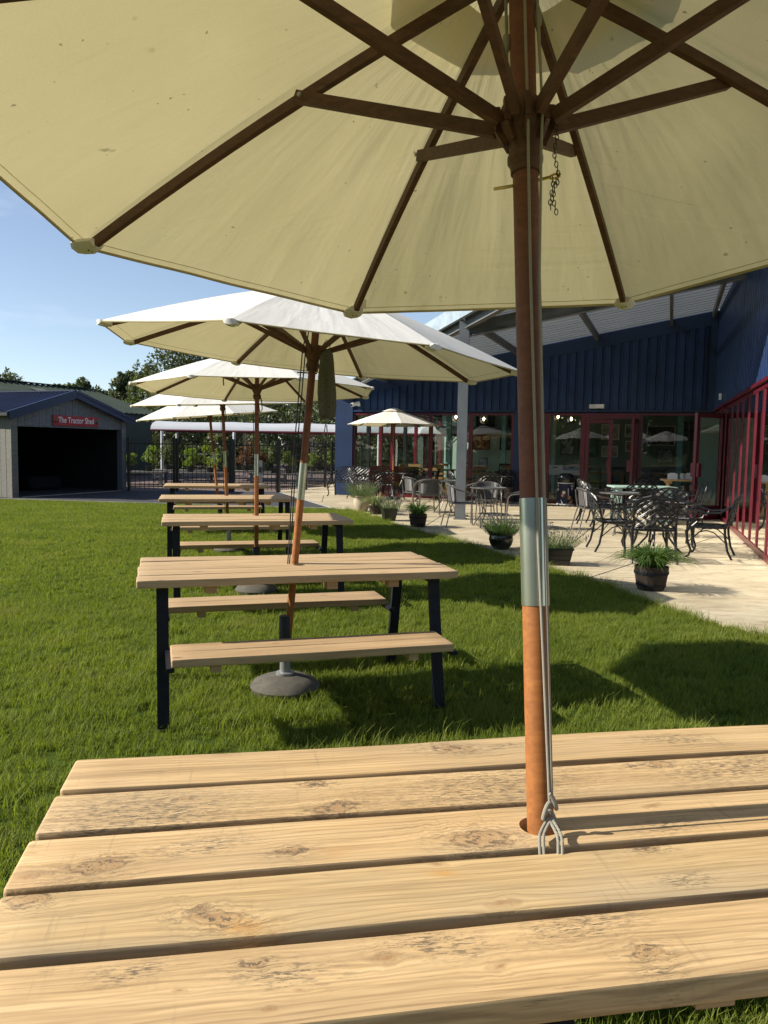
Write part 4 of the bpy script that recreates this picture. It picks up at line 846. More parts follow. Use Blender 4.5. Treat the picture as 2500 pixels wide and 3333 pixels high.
red3 = ((.03, .03, .04), (.4, .10, .05), (.5, .42, .08)); grn = ((.02, .06, .05), (.05, .14, .10), (.10, .22, .16)); sea = ((.03, .06, .08), (.18, .24, .24), (.4, .4, .35)); dk = ((.01, .01, .012), (.03, .035, .04), (.10, .09, .08)); pale = ((.30, .32, .28), (.42, .42, .36), (.2, .22, .2))
picture(-8.45, 10.97, 1.75, .7, .7, 'dark framed picture with red and yellow on the far mint wall', red3); picture(-7.3, 10.97, 1.7, .75, .6, 'dark framed round motif picture on the far mint wall, right of the red one', dk)
picture(-8.3, 10.97, 2.6, .8, .7, 'tall dark framed picture high on the far mint wall', dk); picture(-7.0, 10.97, 2.55, .7, .7, 'rusty coloured picture high on the far mint wall', ((.05, .04, .03), (.15, .06, .04), (.2, .16, .1)))
picture(-4.2, 5.17, 1.62, .45, .65, 'teal seascape picture left of the three crates', sea); picture(-3.55, 5.17, 1.55, .62, .6, 'green picture on the inner wall above the crates', grn)
picture(-2.85, 5.17, 2.05, .55, .5, 'pale sketch in a light frame, upper of two left of the glass door', pale, dark=False); picture(-2.85, 5.17, 1.42, .50, .36, 'pale landscape in a light frame, lower of two left of the glass door', pale, dark=False)
picture(-2.15, 5.17, 2.1, .5, .4, 'light seascape seen through the open doorway, upper left', sea, dark=False); picture(-2.15, 5.17, 1.6, .42, .34, 'small brown landscape seen through the open doorway', ((.1, .08, .05), (.2, .15, .08), (.3, .26, .18)), dark=False)
picture(-1.3, 5.17, 1.95, .85, .62, 'large black picture in a pale frame behind the open door', dk, dark=False); picture(-1.15, 5.17, 1.3, .5, .45, 'small blue picture below the large black one', sea)
picture(-.2, 5.17, 2.1, .9, .6, 'wide dark picture on the wall near the building corner', dk)
def dining_chair(m, label, loc, rz, name='dining_chair'):
    t = thing(name, label, 'chair', loc, rz, 'wooden dining chairs inside the cafe')
    for sx in (-.19, .19):
        MB().beam((sx, -.2, 0), (sx, -.26, .92), .035, .03).build('back_leg', m, t); MB().beam((sx, .19, 0), (sx, .18, .44), .035, .035).build('front_leg', m, t)
    MB().box(-.22, -.22, .44, .22, .22, .47).build('seat', m, t)
    MB().box(-.2, -.275, .83, .2, -.245, .92).build('top_rail', m, t)
    if m == 'darkwood':
        MB().beam((-.18, -.235, .50), (.18, -.26, .84), .012, .035, (0, 1, 0)).build('cross_brace', m, t); MB().beam((.18, -.235, .50), (-.18, -.262, .84), .012, .035, (0, 1, 0)).build('cross_brace', m, t)
    else:
        for z in (.56, .69): MB().box(-.18, -.255, z, .18, -.235, z + .05).build('slat', m, t)
    return t
def dining_table(loc, rz, label, L=1.3):
    t = thing('dining_table', label, 'table', loc, rz, 'wooden dining tables inside the cafe')
    MB().box(-L / 2, -.38, .72, L / 2, .38, .76).build('tabletop', 'tanwood', t)
    for sx in (-1, 1):
        for sy in (-1, 1): MB().box(sx * (L / 2 - .08) - .03, sy * .32 - .03, 0, sx * (L / 2 - .08) + .03, sy * .32 + .03, .72).build('leg', 'tanwood', t)
    return t
dt = None; dct = dining_chair('tanwood', 'tan wooden dining chair inside, nearest the left window', tuple(fw_(-8.9, 1.2, .02)), R(70)); dcd = dining_chair('darkwood', 'dark cross back chair inside by the far mint wall, left one', tuple(fw_(-8.2, 7.2, .02)), R(170))
for k, (a_, b_, lb) in enumerate(((-8.0, 2.4, 'wooden dining table behind the left windows, behind the patio parasol'), (-6.2, 1.5, 'wooden dining table behind the window right of the steel column'), (-5.9, 6.8, 'dining table in front of the far mint wall'), (-2.9, 3.6, 'dining table behind the glass door'), (-.9, 3.2, 'dining table with number card near the building corner'), (3.0, 3.0, 'dining table deep inside the wing'))):
    p = tuple(fw_(a_, b_, .02)); dt = dining_table(p, FA, lb) if dt is None else dup(dt, p, FA, lb)
for k, (a_, b_, rz, lb) in enumerate(((-8.3, 1.7, 0, 'tan dining chair second from the left behind the left windows'), (-7.6, 1.6, 8, 'tan dining chair with its back to the third window from the left'), (-8.0, 3.2, 180, 'tan dining chair on the far side of the leftmost dining table'), (-6.6, .9, 15, 'tan dining chair seen left of the steel column, nearest to the glass'), (-6.0, .8, -10, 'tan dining chair seen just right of the steel column'), (-5.7, 2.3, 170, 'tan dining chair beyond the table right of the steel column'))):
    dup(dct, tuple(fw_(a_, b_, .02)), FA + R(rz), lb)
for k, (a_, b_, rz, lb) in enumerate(((-6.4, 6.0, 5, 'dark cross back chair standing before the far mint wall, middle one'), (-5.4, 6.0, -8, 'dark cross back chair before the far mint wall, right one'), (-3.9, 3.9, 20, 'dark cross back chair behind the three crates'), (-3.1, 2.9, 0, 'dark cross back chair behind the glass door'), (-2.5, 4.3, 180, 'dark cross back chair at the inner wall, seen through the doorway'), (-1.3, 2.5, 5, 'dark chair under the number card table, left one'), (-.5, 2.5, -5, 'dark chair under the number card table, right one'))):
    dup(dcd, tuple(fw_(a_, b_, .02)), FA + R(rz), lb)
sf = thing('sofa', 'low red upholstered sofa behind the left window beside the bench', 'sofa', tuple(fw_(-8.6, .62, .02)), FA)
MB().plank(1.5, .5, .36, 3, rr=.05, zc=.22).build('seat', 'sofa', sf, smooth=True); MB().plank(1.5, .16, .5, 4, rr=.05, zc=.62).build('backrest', 'sofa', sf, smooth=True, loc=(0, -.2, 0))
mb_ = thing('menu_stand', 'pale menu board standing on the table right of the steel column', 'menu stand', tuple(fw_(-6.15, 1.3, .782)), FA)
MB().box(-.13, -.01, 0, .13, .01, .40).build('board', 'black', mb_); MB().box(-.11, -.014, .03, .11, -.0105, .37).build('card', 'menu', mb_)
ct = thing('counter', 'white counter with three crates behind the window left of the glass door', 'counter', tuple(fw_(-4.0, 1.5, .02)), FA)
MB().box(-.85, -.25, .72, .8, .3, .86).build('top', 'white', ct)
for x in (-.8, .7): MB().box(x, -.22, 0, x + .06, .27, .72).build('leg', 'white', ct)
cr = None
for x, lb, m in ((-.52, 'pale blue crate on the white counter, left of three', 'fascia'), (-.05, 'white crate between two pale blue crates on the counter', 'white'), (.42, 'pale blue crate on the counter nearest the black bin', 'fascia')):
    t = thing('crate', lb, 'crate', tuple(fw_(-4.0 + x, 1.4, .881)), FA, 'crates on the white counter')
    m_ = MB(); m_.box(-.22, -.15, 0, .22, -.135, .13); m_.box(-.22, .135, 0, .22, .15, .13); m_.box(-.22, -.135, 0, -.205, .135, .13); m_.box(.205, -.135, 0, .22, .135, .13); m_.box(-.205, -.135, 0, .205, .135, .012)
    m_.build('crate_body', m, t); MB().box(-.07, -.154, .06, .07, -.1505, .085).build('printed_mark', 'black', t)
nc = thing('table_number', 'small card reading 27 on a stand on the corner dining table', 'number card', tuple(fw_(-.75, 3.0, .782)), FA)
MB().tube([(0, 0, 0), (0, 0, .28)], .006, 6).build('stem', 'steel', nc); MB().box(-.07, -.006, .28, .07, .006, .40).build('card', 'black', nc)
text_mesh('27', .11, 'numeral', 'sign_white', nc, Matrix.Translation((0, -.008, .34)) @ Matrix.Rotation(R(90), 4, 'X'), .001)
bt = thing('condiment_holder', 'condiment holder with white jars on the table behind the patio parasol', 'condiments', tuple(fw_(-7.8, 2.2, .782)), FA)
MB().box(-.12, -.07, 0, .12, .07, .09).build('tray', 'tanwood', bt)
for x in (-.06, .0, .06): MB().lathe([(.022, .09), (.022, .16), (.012, .17)], 10, (x, 0, 0)).build('jar', 'white', bt)

# ------------------------------------------------------------------ tractor shed
S0 = Vector((-9.505, 19.953, 0)); S1 = Vector((-7.87, 23.683, 0)); sdv = (S1 - S0); SL = sdv.length; ang = math.atan2(sdv.y, sdv.x)
shed = thing('tractor_shed', 'open fronted timber shed with navy roof and a red sign on its gable', 'shed', tuple(S0), ang)
# local x along the front (left post to right post), local y away behind the front
EL, PK, OP = 2.18, 2.80, 1.84
px = SL * .5
def gz(x): return EL - .10 + (PK - EL) * (1 - abs(x - px) / px)
x = -.02; i = 0
while x < SL + .02:
    x1 = x + .115; xm = (x + x1) / 2; MB().box(x, -.02 + .004 * (i % 2), OP - .01 + .008 * math.sin(i * 5), x1 - .007, .0, gz(min(max(xm, 0), SL)) + .02).build('board', 'board', shed); x = x1; i += 1
MB().box(-.03, -.05, 0, .17, .14, EL).build('post', 'board_l', shed); MB().box(SL - .14, -.05, 0, SL + .03, .14, EL).build('post', 'board', shed)
MB().box(.17, .005, OP - .02, SL - .14, .10, OP + .10).build('lintel', 'board', shed)
D = 4.6
for k in range(24): MB().box(-.035, .14 + k * D / 24, 0, -.01, .14 + (k + 1) * D / 24 - .008, EL + .01).build('board', 'board_l', shed)
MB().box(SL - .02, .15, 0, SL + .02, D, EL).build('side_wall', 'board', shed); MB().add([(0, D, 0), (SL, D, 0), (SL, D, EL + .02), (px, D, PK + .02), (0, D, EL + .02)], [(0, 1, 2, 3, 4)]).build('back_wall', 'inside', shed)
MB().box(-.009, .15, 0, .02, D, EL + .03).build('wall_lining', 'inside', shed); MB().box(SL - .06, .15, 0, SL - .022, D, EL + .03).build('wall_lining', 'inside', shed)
MB().box(0, .0, .001, SL, D, .012).build('shed_floor', 'asphalt', shed)
for sgn, nm in ((-1, 'roof_slope'), (1, 'roof_slope')):
    x0 = px; x1 = px + sgn * (px + .22); z0 = PK + .02; z1 = PK + .02 - (PK - EL) / px * (px + .22); b = MB(); y = -.16; pr = []
    while y < D + .2:
        for dy, dz in ((0, 0), (.10, 0), (.115, .03), (.145, .03), (.16, 0)): pr.append((y + dy, dz))
        y += .16
    vs = []
    for yy, dz in pr: vs += [(x0, yy, z0 + dz), (x1, yy, z1 + dz)]
    b.add(vs, [(2 * i, 2 * i + 1, 2 * i + 3, 2 * i + 2) for i in range(len(pr) - 1)]); b.build(nm, 'blue_roof', shed)
    MB().beam((x0, -.19, z0 - .06), (x1, -.19, z1 - .06), .05, .22).build('barge_board', 'blue_flat', shed)
    MB().beam((x0, -.225, z0 - .0), (x1, -.225, z1 - .0), .02, .07).build('barge_trim', 'blue_flat', shed)
    MB().beam((x1, -.2, z1 - .02), (x1, D + .2, z1 - .02), .10, .08).build('gutter', 'rubber', shed)
MB().beam((px, -.2, PK + .05), (px, D + .2, PK + .05), .16, .03).build('ridge_cap', 'blue_roof', shed)
MB().plank(1.2, .5, .4, 9, rr=.1, zc=.22).build('covered_load', 'navy_stuff', shed, smooth=True, loc=(SL - 1.3, 2.0, 0))
sg = thing('shop_sign', 'red sign with white letters The Tractor Shed between two small tractors', 'sign', tuple(S0 + Matrix.Rotation(ang, 3, 'Z') @ Vector((SL * .53, -.045, 2.02))), ang)
MB().box(-.82, -.012, -.135, .82, .012, .135).build('panel', 'sign_red', sg)
text_mesh('The Tractor Shed', .225, 'lettering', 'sign_white', sg, Matrix.Translation((.0, -.015, .01)) @ Matrix.Rotation(R(90), 4, 'X') @ Matrix.Scale(.80, 4, (1, 0, 0)), .001, .0025)
for sx in (-1, 1):
    b = MB(); cx = sx * .72; s = sx
    b.box(min(cx - .05 * s, cx + .02 * s), -.016, -.02, max(cx - .05 * s, cx + .02 * s), -.0125, .02); b.box(cx - .005, -.0162, .0, cx + .05, -.0127, .06); tb = b.build('tractor_body', 'tractor_green', sg)
    for wx, wr in ((-.05 * s, .022), (.035 * s, .035)):
        MB(Matrix.Translation((cx + wx, -.0165, -.04)) @ Matrix.Rotation(R(90), 4, 'X')).lathe([(wr, 0), (wr, .002)], 14).build('wheel', 'black', tb)

# ------------------------------------------------------------------ green barn
barn = thing('green_barn', 'long low barn with green grey metal roof behind the tractor shed', 'barn', (-10.676, 36.0, 0), math.atan2(.92, .38))
# local x: away from camera along the eave, local y: towards the back (left)
LB = 19.0; HWb = 3.85; ez, rzb = 2.79, 3.93
MB().box(-LB, 0, 0, 0, .06, ez).build('side_wall', 'green_wall', barn)
b = MB()
b.add([(0, 0, 0), (0, HWb * 2, 0), (0, HWb * 2, ez), (0, HWb, rzb - .05), (0, 0, ez), (-LB, 0, 0), (-LB, HWb * 2, 0), (-LB, HWb * 2, ez), (-LB, HWb, rzb - .05), (-LB, 0, ez)], [(0, 1, 2, 3, 4), (9, 8, 7, 6, 5)]); b.build('gable_wall', 'green_wall', barn)
for sgn in (0, 1):
    vs = []; x = -LB - .2; pr = []
    while x < .2:
        for dx, dz in ((0, 0), (.22, 0), (.24, .035), (.30, .035), (.32, 0)): pr.append((x + dx, dz))
        x += .32
    for xx, dz in pr:
        vs += [(xx, HWb, rzb + dz), (xx, (-.25 if not sgn else HWb * 2 + .25), ez - .07 + dz)]
    MB().add(vs, [(2 * i, 2 * i + 2, 2 * i + 3, 2 * i + 1) for i in range(len(pr) - 1)]).build('roof_slope', 'green_roof', barn)
for x in (-4.3, -9.6, -14.6):
    sl_ = (rzb - ez) / HWb; MB().add([(x, .9, ez + .9 * sl_ + .05), (x + .75, .9, ez + .9 * sl_ + .05), (x + .75, 2.9, ez + 2.9 * sl_ + .05), (x, 2.9, ez + 2.9 * sl_ + .05)], [(0, 1, 2, 3)]).build('skylight', 'skylight', barn)
MB().beam((-LB - .2, HWb, rzb + .05), (.2, HWb, rzb + .05), .35, .03).build('ridge_cap', 'green_roof', barn)

# ------------------------------------------------------------------ railings and gate
bar_me = None
def railing(p, q, label, h=1.55, post=True, name='railing_panel', cat='fence', group='black railings between the shed and the cafe'):
    global bar_me
    p, q = Vector((*p, 0)), Vector((*q, 0)); L = (q - p).length; t = thing(name, label, cat, tuple(p), math.atan2(q.y - p.y, q.x - p.x), group)
    if bar_me is None:
        b = MB(); b.tube([(0, 0, .06), (0, 0, h - .03)], .009, 6); b.tube([(0, .0, h - .03), (.0, 0, h + .01), (.028, 0, h + .035), (.05, 0, h + .01), (.05, 0, h - .06)], .009, 6); bar_me = b.build('railing_bar', 'fence', t, smooth=True); first = bar_me
    n = int(L / .125)
    for i in range(n):
        if i == 0 and bar_me.parent == t: bar_me.location = (.06, 0, 0); continue
        dup_part(bar_me, t, (.06 + i * L / n, 0, 0))
    for z in (.12, h - .14): MB().box(0, -.02, z, L, .02, z + .035).build('rail', 'fence', t)
    if post:
        for x in (0, L): MB().box(x - .04, -.04, 0, x + .04, .04, h + .06).build('post', 'fence', t)
    return t
railing((-7.75, 23.72), (-6.45, 24.0), 'black railing gate panel beside the tractor shed', name='gate', cat='gate')
railing((-6.36, 24.02), (-4.75, 24.10), 'bow topped black railing panel right of the gate')
railing((-4.66, 24.10), (-3.28, 24.05), 'black railing panel in the middle, behind the leaning parasol poles')
railing((-3.26, 24.15), (-2.62, 25.6), 'black railing panel turning away towards the cafe')
railing((-2.58, 25.7), (-2.07, 27.3), 'last black railing panel before the gap at the cafe')
railing((-2.0, 29.6), (-.9, 30.3), 'distant low black railing seen in the gap beside the cafe')
gp = thing('gate_post', 'slim galvanised post with a black lock box before the railings', 'post', (-3.75, 23.75, 0)); MB().box(-.045, -.045, 0, .045, .045, .98).build('post', 'galv', gp); MB().box(-.07, -.065, .62, .03, -.0455, .78).build('lock_box', 'rubber', gp)

# ------------------------------------------------------------------ covered walkway with barrel cloth roof
wk = thing('covered_walkway', 'long walkway under a white curved cloth roof on white posts behind the railings', 'walkway', (-9.25, 31, 0), R(-.5))
LW = 15.0
b = MB(); n = 10; seg = 30; vs = []
for i in range(seg + 1):
    for j in range(n + 1):
        a = math.pi * j / n; x = LW * i / seg; sag = .04 * abs(math.sin(math.pi * i / seg * 5))
        vs.append((x, 1.1 - 1.1 * math.cos(a), 2.0 + .36 * math.sin(a) - sag * math.sin(a)))
b.add(vs, [(i * (n + 1) + j, (i + 1) * (n + 1) + j, (i + 1) * (n + 1) + j + 1, i * (n + 1) + j + 1) for i in range(seg) for j in range(n)]); b.build('cloth_roof', 'shade_cloth', wk, smooth='all')
for y in (0.02, 2.18): MB().tube([(0, y, 1.96), (LW, y, 1.96)], .040, 8).build('purlin_tube', 'red2', wk)
for i in range(6):
    x = .45 + i * 2.85
    for y in (.02, 2.18):
        MB().tube([(x, y, 0), (x, y, 1.93)], .06, 10).build('post', 'white_metal', wk, smooth=True)
        MB().tube([(x, y, 1.6), (x + .3, y, 1.9)], .02, 6).build('brace', 'red2', wk)

# ------------------------------------------------------------------ vegetation
def leaf_cloud(n, blobs, size, seed, up_bias=.3):
    rs = np.random.RandomState(seed); V = []; F = []; k = 0
    wts = np.array([b[3] * b[4] * b[5] for b in blobs]) ** .7; wts /= wts.sum(); cnt = (wts * n).astype(int)
    for (cx, cy, cz_, rx, ry, rz__), c in zip(blobs, cnt):
        d = rs.normal(size=(c, 3)); d /= np.linalg.norm(d, axis=1)[:, None]; r = rs.uniform(.35, 1.05, (c, 1)) ** .55
        p = d * r * np.array([rx, ry, rz__]) + np.array([cx, cy, cz_])
        nrm = rs.normal(size=(c, 3)) + d * .6; nrm /= np.linalg.norm(nrm, axis=1)[:, None]
        t = np.cross(nrm, rs.normal(size=(c, 3))); t /= np.linalg.norm(t, axis=1)[:, None]; u = np.cross(nrm, t)
        s = size * rs.uniform(.6, 1.4, (c, 1)); q = np.stack([p - t * s, p + u * s * .45, p + t * s, p - u * s * .45], 1).reshape(-1, 3)
        V.append(q); F += [(k + 4 * i, k + 4 * i + 1, k + 4 * i + 2, k + 4 * i + 3) for i in range(c)]; k += 4 * c
    return np.concatenate(V).tolist(), F
def tree(x, y, h, wd, label, m, seed, n=5000, leaf=.16, base_=0.15, group='trees behind the garden centre', spiky=False, name='tree'):
    rnd = random.Random(seed); t = thing(name, label, 'tree', (x, y, 0), rnd.uniform(0, 6), group); blobs = []; lim = MB()
    lim.tube([(0, 0, 0), (.1, .05, h * .3), (-.05, .1, h * .6), (0, 0, h * .85)], [h * .028, h * .022, h * .015, h * .005], 8)
    for i in range(40):
        f = rnd.uniform(base_, 1.0); a = rnd.uniform(0, 6.283); rr = wd * .5 * math.sqrt(max(.05, 1 - ((f - .5) / .56) ** 2)) * rnd.uniform(.35, 1.0)
        if spiky and f > .7: rr *= .6
        p = (rr * math.cos(a), rr * math.sin(a), h * f * (1 if not spiky else rnd.uniform(.92, 1.05))); s = wd * rnd.uniform(.11, .22)
        blobs.append((*p, s, s, s * rnd.uniform(.7, 1.3))); 
        if i % 2 == 0: lim.tube([(0, 0, h * f * .6), (p[0] * .5, p[1] * .5, h * f * .8), p], [h * .010, h * .006, h * .002], 5)
    for i in range(10):
        a = rnd.uniform(0, 6.283); rr = wd * .5 * rnd.uniform(.1, .8); p = (rr * math.cos(a), rr * math.sin(a), h * rnd.uniform(.86, 1.04)); s = wd * rnd.uniform(.03, .07); blobs.append((*p, s, s, s * 2.0))
    lim.build('trunk', 'bark', t)
    v, f = leaf_cloud(n, blobs, leaf, seed); b = MB(); b.v = v; b.f = f; b.build('crown', m, t); return t
tr = [(-27.5, 55, 6.7, 4.5, 'leaf_dark', 'tree at the far left edge above the green barn roof'), (-23.6, 58, 5.7, 3.4, 'leaf_mid', 'low tree between the leftmost tree and the sky gap'), (-22.0, 56, 6.0, 2.6, 'leaf_dark', 'small dark round tree standing alone above the barn ridge'), (-20.2, 57, 5.4, 4.2, 'leaf_mid', 'low bushy tree right of the small round tree'),
      (-18.4, 56, 6.6, 3.0, 'leaf_dark', 'slim tree left of the tallest clump'), (-16.3, 54, 7.0, 4.0, 'leaf_mid', 'sparse pale tree with wispy top beside the tall clump'), (-13.6, 52, 8.0, 5.0, 'leaf_dark', 'tallest dense tree left of the parasols'), (-10.8, 53, 8.3, 4.8, 'leaf_mid', 'tall tree with pointed shoots, right of the tallest dense tree'),
      (-8.2, 51, 7.0, 5.0, 'leaf_dark', 'dark tree behind the farthest parasol'), (-5.2, 50, 6.4, 5.2, 'leaf_mid', 'green tree behind the cloth walkway, left part'), (-2.2, 50, 6.0, 5.4, 'leaf_dark', 'dark tree behind the cloth walkway, middle part'), (.8, 49, 6.4, 5.0, 'leaf_mid', 'green tree behind the walkway nearest the cafe wall'), (4.5, 50, 6.5, 6, 'leaf_dark', 'dark tree seen through the left cafe windows'), (9.5, 48, 6.5, 6, 'leaf_mid', 'tree behind the cafe building')]
for i, (x, y, h, wd, m, lb) in enumerate(tr): tree(x, y, h * (.90 if i < 5 else .95), wd, lb, m, 10 + i, n=11000, leaf=.13, spiky=(i in (5, 7, 4)))
for i, (x, y, h, wd, lb) in enumerate(((-11.5, 44, 3.6, 5, 'dark hedge shrub beyond the walkway, far left'), (-7.5, 43, 3.4, 5, 'dark hedge shrub beyond the walkway, second from left'), (-3.6, 43, 3.6, 5, 'hedge shrub beyond the walkway, centre'), (.2, 42, 3.6, 4.6, 'hedge shrub beyond the walkway, beside the cafe'), (4.2, 41, 3.8, 5, 'hedge shrub seen through the cafe side glazing'))):
    tree(x, y, h, wd, lb, 'leaf_dark', 60 + i, n=8000, leaf=.11, base_=0.0, group='hedge shrubs beyond the walkway', name='hedge_shrub')
for i, (x, y, h, wd) in enumerate(((-17, -26, 8, 7), (-9, -30, 9, 8), (0, -28, 8, 8), (8, -27, 9, 8), (15, -22, 8, 7), (-48, -8, 10, 11), (-46, -18, 11, 11), (-40, -26, 11, 11), (-32, -33, 11, 11), (-24, -30, 10, 10))):
    tree(x, y, h, wd, ('broad tree behind the photographer, %s' % ('fifth from the right', 'fourth from the right', 'third from the right', 'second from the right', 'far right', 'far left', 'second from the left', 'third from the left', 'fourth from the left', 'fifth from the left')[i]), 'leaf_mid', 90 + i, n=9000, leaf=.38, group='trees behind the camera')
# nursery stock on benches behind the railings
sb = None
for i, (x, y, w_) in enumerate(((-8.6, 27.6, 1.8), (-6.3, 27.4, 2.0), (-3.9, 27.8, 1.8), (-7.6, 29.6, 2.2), (-4.8, 29.9, 2.2), (-2.5, 30.5, 1.6))):
    t = thing('staging_bench', 'timber display bench of potted plants behind the railings, %s' % ('leftmost in the front row', 'middle of the front row', 'right end of the front row', 'left of the back row', 'middle of the back row', 'nearest the cafe in the back row')[i], 'bench', (x, y, 0), R(3 * (i % 3)), 'plant display benches')
    MB().box(-w_ / 2, -.4, .40, w_ / 2, .4, .46).build('top', 'board_l', t)
    for sx in (-1, 1):
        for sy in (-1, 1): MB().box(sx * (w_ / 2 - .1) - .04, sy * .33 - .04, 0, sx * (w_ / 2 - .1) + .04, sy * .33 + .04, .40).build('leg', 'board', t)
    MB().box(-w_ / 2 + .1, -.3, .15, w_ / 2 - .1, .3, .19).build('shelf', 'board', t)
sh = [(-9.0, 27.6, .5, .7, 'leaf_lime'), (-8.3, 27.6, .7, .8, 'leaf_lime'), (-7.3, 29.6, .8, .9, 'leaf_mid'), (-6.8, 27.4, .65, .8, 'leaf_lime'), (-6.1, 27.4, .75, .9, 'leaf_lime'), (-5.5, 27.5, .6, .6, 'leaf_mid'), (-4.4, 27.8, .5, .6, 'leaf_red'), (-3.9, 27.8, .9, .6, 'leaf_mid'), (-3.4, 27.8, .55, .6, 'leaf_lime'), (-8.2, 29.6, .9, .9, 'leaf_mid'), (-5.3, 29.9, 1.0, .8, 'leaf_red'), (-4.5, 29.9, .8, .9, 'leaf_mid'), (-2.8, 30.5, .5, .6, 'leaf_lime'), (-2.2, 30.5, .6, .7, 'leaf_lime')]
nm = {'leaf_lime': 'yellow green', 'leaf_mid': 'green', 'leaf_red': 'rusty red'}; seen = {}
place = ['first', 'second', 'third', 'fourth', 'fifth', 'sixth', 'seventh']
for x, y, h, wd, m in sorted(sh):
    seen[m] = seen.get(m, 0) + 1
    t = thing('potted_shrub', '%s shrub on a bench behind the railings, %s of that colour from the left' % (nm[m], place[seen[m] - 1]), 'shrub', (x, y, .46), 0, 'potted shrubs for sale')
    MB().lathe([(.10, 0), (.14, .18), (.12, .18)], 12).build('pot', 'pot_black', t)
    rnd = random.Random(int(x * 100)); bl = [(rnd.uniform(-.25, .25) * wd, rnd.uniform(-.25, .25) * wd, .2 + rnd.uniform(.1, .9) * h, wd * .22, wd * .22, h * .18) for _ in range(10)]
    v, f = leaf_cloud(1100, bl, .035, int(-x * 10)); b = MB(); b.v = v; b.f = f; b.build('foliage', m, t)

# potted plants on the patio
def blades(n, hmin, hmax, spread, wd, seed, droop=1.0, r0=.06):
    rnd = random.Random(seed); b = MB(); wd *= 1.25
    for _ in range(n):
        a = rnd.uniform(0, 6.283); r = r0 * math.sqrt(rnd.random()); h = rnd.uniform(hmin, hmax); s = rnd.uniform(.2, 1) * spread; a2 = a + rnd.uniform(-.6, .6)
        pts = []
        for i in range(6):
            t = i / 5; out = s * t ** 1.4; z = h * (t * 1.25 - droop * .75 * (s / spread) * t ** 3 - .25 * t * t); pts.append(Vector((r * math.cos(a) + out * math.cos(a2), r * math.sin(a) + out * math.sin(a2), z)))
        sx = Vector((-math.sin(a2), math.cos(a2), 0)); vs = []
        for i, p in enumerate(pts):
            ww = wd * (1 - (i / 5) ** 2 * .95); vs += [p - sx * ww, p + Vector((0, 0, -ww * .5)), p + sx * ww]
        b.add(vs, [(3 * i + j, 3 * i + j + 1, 3 * i + j + 4, 3 * i + j + 3) for i in range(5) for j in range(2)])
    return b
def stalks(n, hmin, hmax, spread, seed, sq=(1, 1)):
    rnd = random.Random(seed); b = MB(); hd = MB()
    for q in range(n):
        a = rnd.uniform(0, 6.283); r = math.sqrt(rnd.random()); h = rnd.uniform(hmin, hmax); x, y = r * math.cos(a) * spread * .55 * sq[0], r * math.sin(a) * spread * .55 * sq[1]; tx, ty = x * 2.0 + rnd.uniform(-.03, .03), y * 2.0 + rnd.uniform(-.03, .03)
        P = lambda t: Vector((x + (tx - x) * t, y + (ty - y) * t, h * (t - .12 * t * t * r)))
        w_ = .0018; s1 = Vector((math.cos(a * 5), math.sin(a * 5), 0)) * w_
        b.add([P(0) - s1, P(0) + s1, P(1) + s1 * .4, P(1) - s1 * .4], [(0, 1, 2, 3)])
        for i in range(9):
            t = rnd.uniform(.1, .95 if q % 4 else .6); p = P(t); a3 = rnd.uniform(0, 6.283); l = rnd.uniform(.018, .035); d = Vector((math.cos(a3) * .6, math.sin(a3) * .6, .8)) * l; e = Vector((-math.sin(a3), math.cos(a3), 0)) * .0022
            b.add([p - e, p + e, p + d], [(0, 1, 2)])
        if q % 4 == 0:
            p = P(1); hd.lathe([(.002, -.005), (.006, .004), (.006, .018), (.002, .026)], 5, tuple(p))
    return b, hd
def planter(name, label, x, y, rz=0): return thing(name, label, 'potted plant', (x, y, .012), rz, 'potted plants along the patio edge')
p = planter('potted_lavender', 'lavender bush in a cream rounded pot, farthest along the patio edge', -.50, 17.45)
MB().lathe([(.12, 0), (.17, .10), (.185, .2), (.17, .29), (.175, .32), (.19, .33), (.19, .345), (.16, .345), (.155, .30)], 24).build('pot', 'terracotta', p, smooth=True); b, hd = stalks(480, .22, .40, .42, 1)
b.build('foliage', 'lavender', p, loc=(0, 0, .30)); hd.build('flower_head', 'lavhead', p, loc=(0, 0, .30), kind='stuff')
p = planter('potted_grass', 'pale striped grassy plant in a low brown barrel beside the cream pot', -.18, 16.75)
MB().lathe([(.12, 0), (.15, .18), (.13, .18), (.125, .14)], 20).build('pot', 'barrelwood', p, smooth=True); blades(260, .24, .46, .42, .008, 2, 1.0).build('foliage', 'blade2', p, loc=(0, 0, .12))
p = planter('potted_lavender', 'small lavender in a square black pot between two grassy barrels', .10, 15.3, R(15))
b = MB(); b.add([(-.10, -.10, 0), (.10, -.10, 0), (.10, .10, 0), (-.10, .10, 0), (-.145, -.145, .24), (.145, -.145, .24), (.145, .145, .24), (-.145, .145, .24), (-.12, -.12, .24), (.12, -.12, .24), (.12, .12, .24), (-.12, .12, .24), (-.12, -.12, .2), (.12, -.12, .2), (.12, .12, .2), (-.12, .12, .2)],
      [(0, 1, 5, 4), (1, 2, 6, 5), (2, 3, 7, 6), (3, 0, 4, 7), (4, 5, 9, 8), (5, 6, 10, 9), (6, 7, 11, 10), (7, 4, 8, 11), (8, 9, 13, 12), (9, 10, 14, 13), (10, 11, 15, 14), (11, 8, 12, 15), (12, 13, 14, 15)]); b.build('pot', 'pot_black', p)
b, hd = stalks(260, .14, .28, .27, 3); b.build('foliage', 'lavender', p, loc=(0, 0, .2)); hd.build('flower_head', 'lavhead', p, loc=(0, 0, .2), kind='stuff')
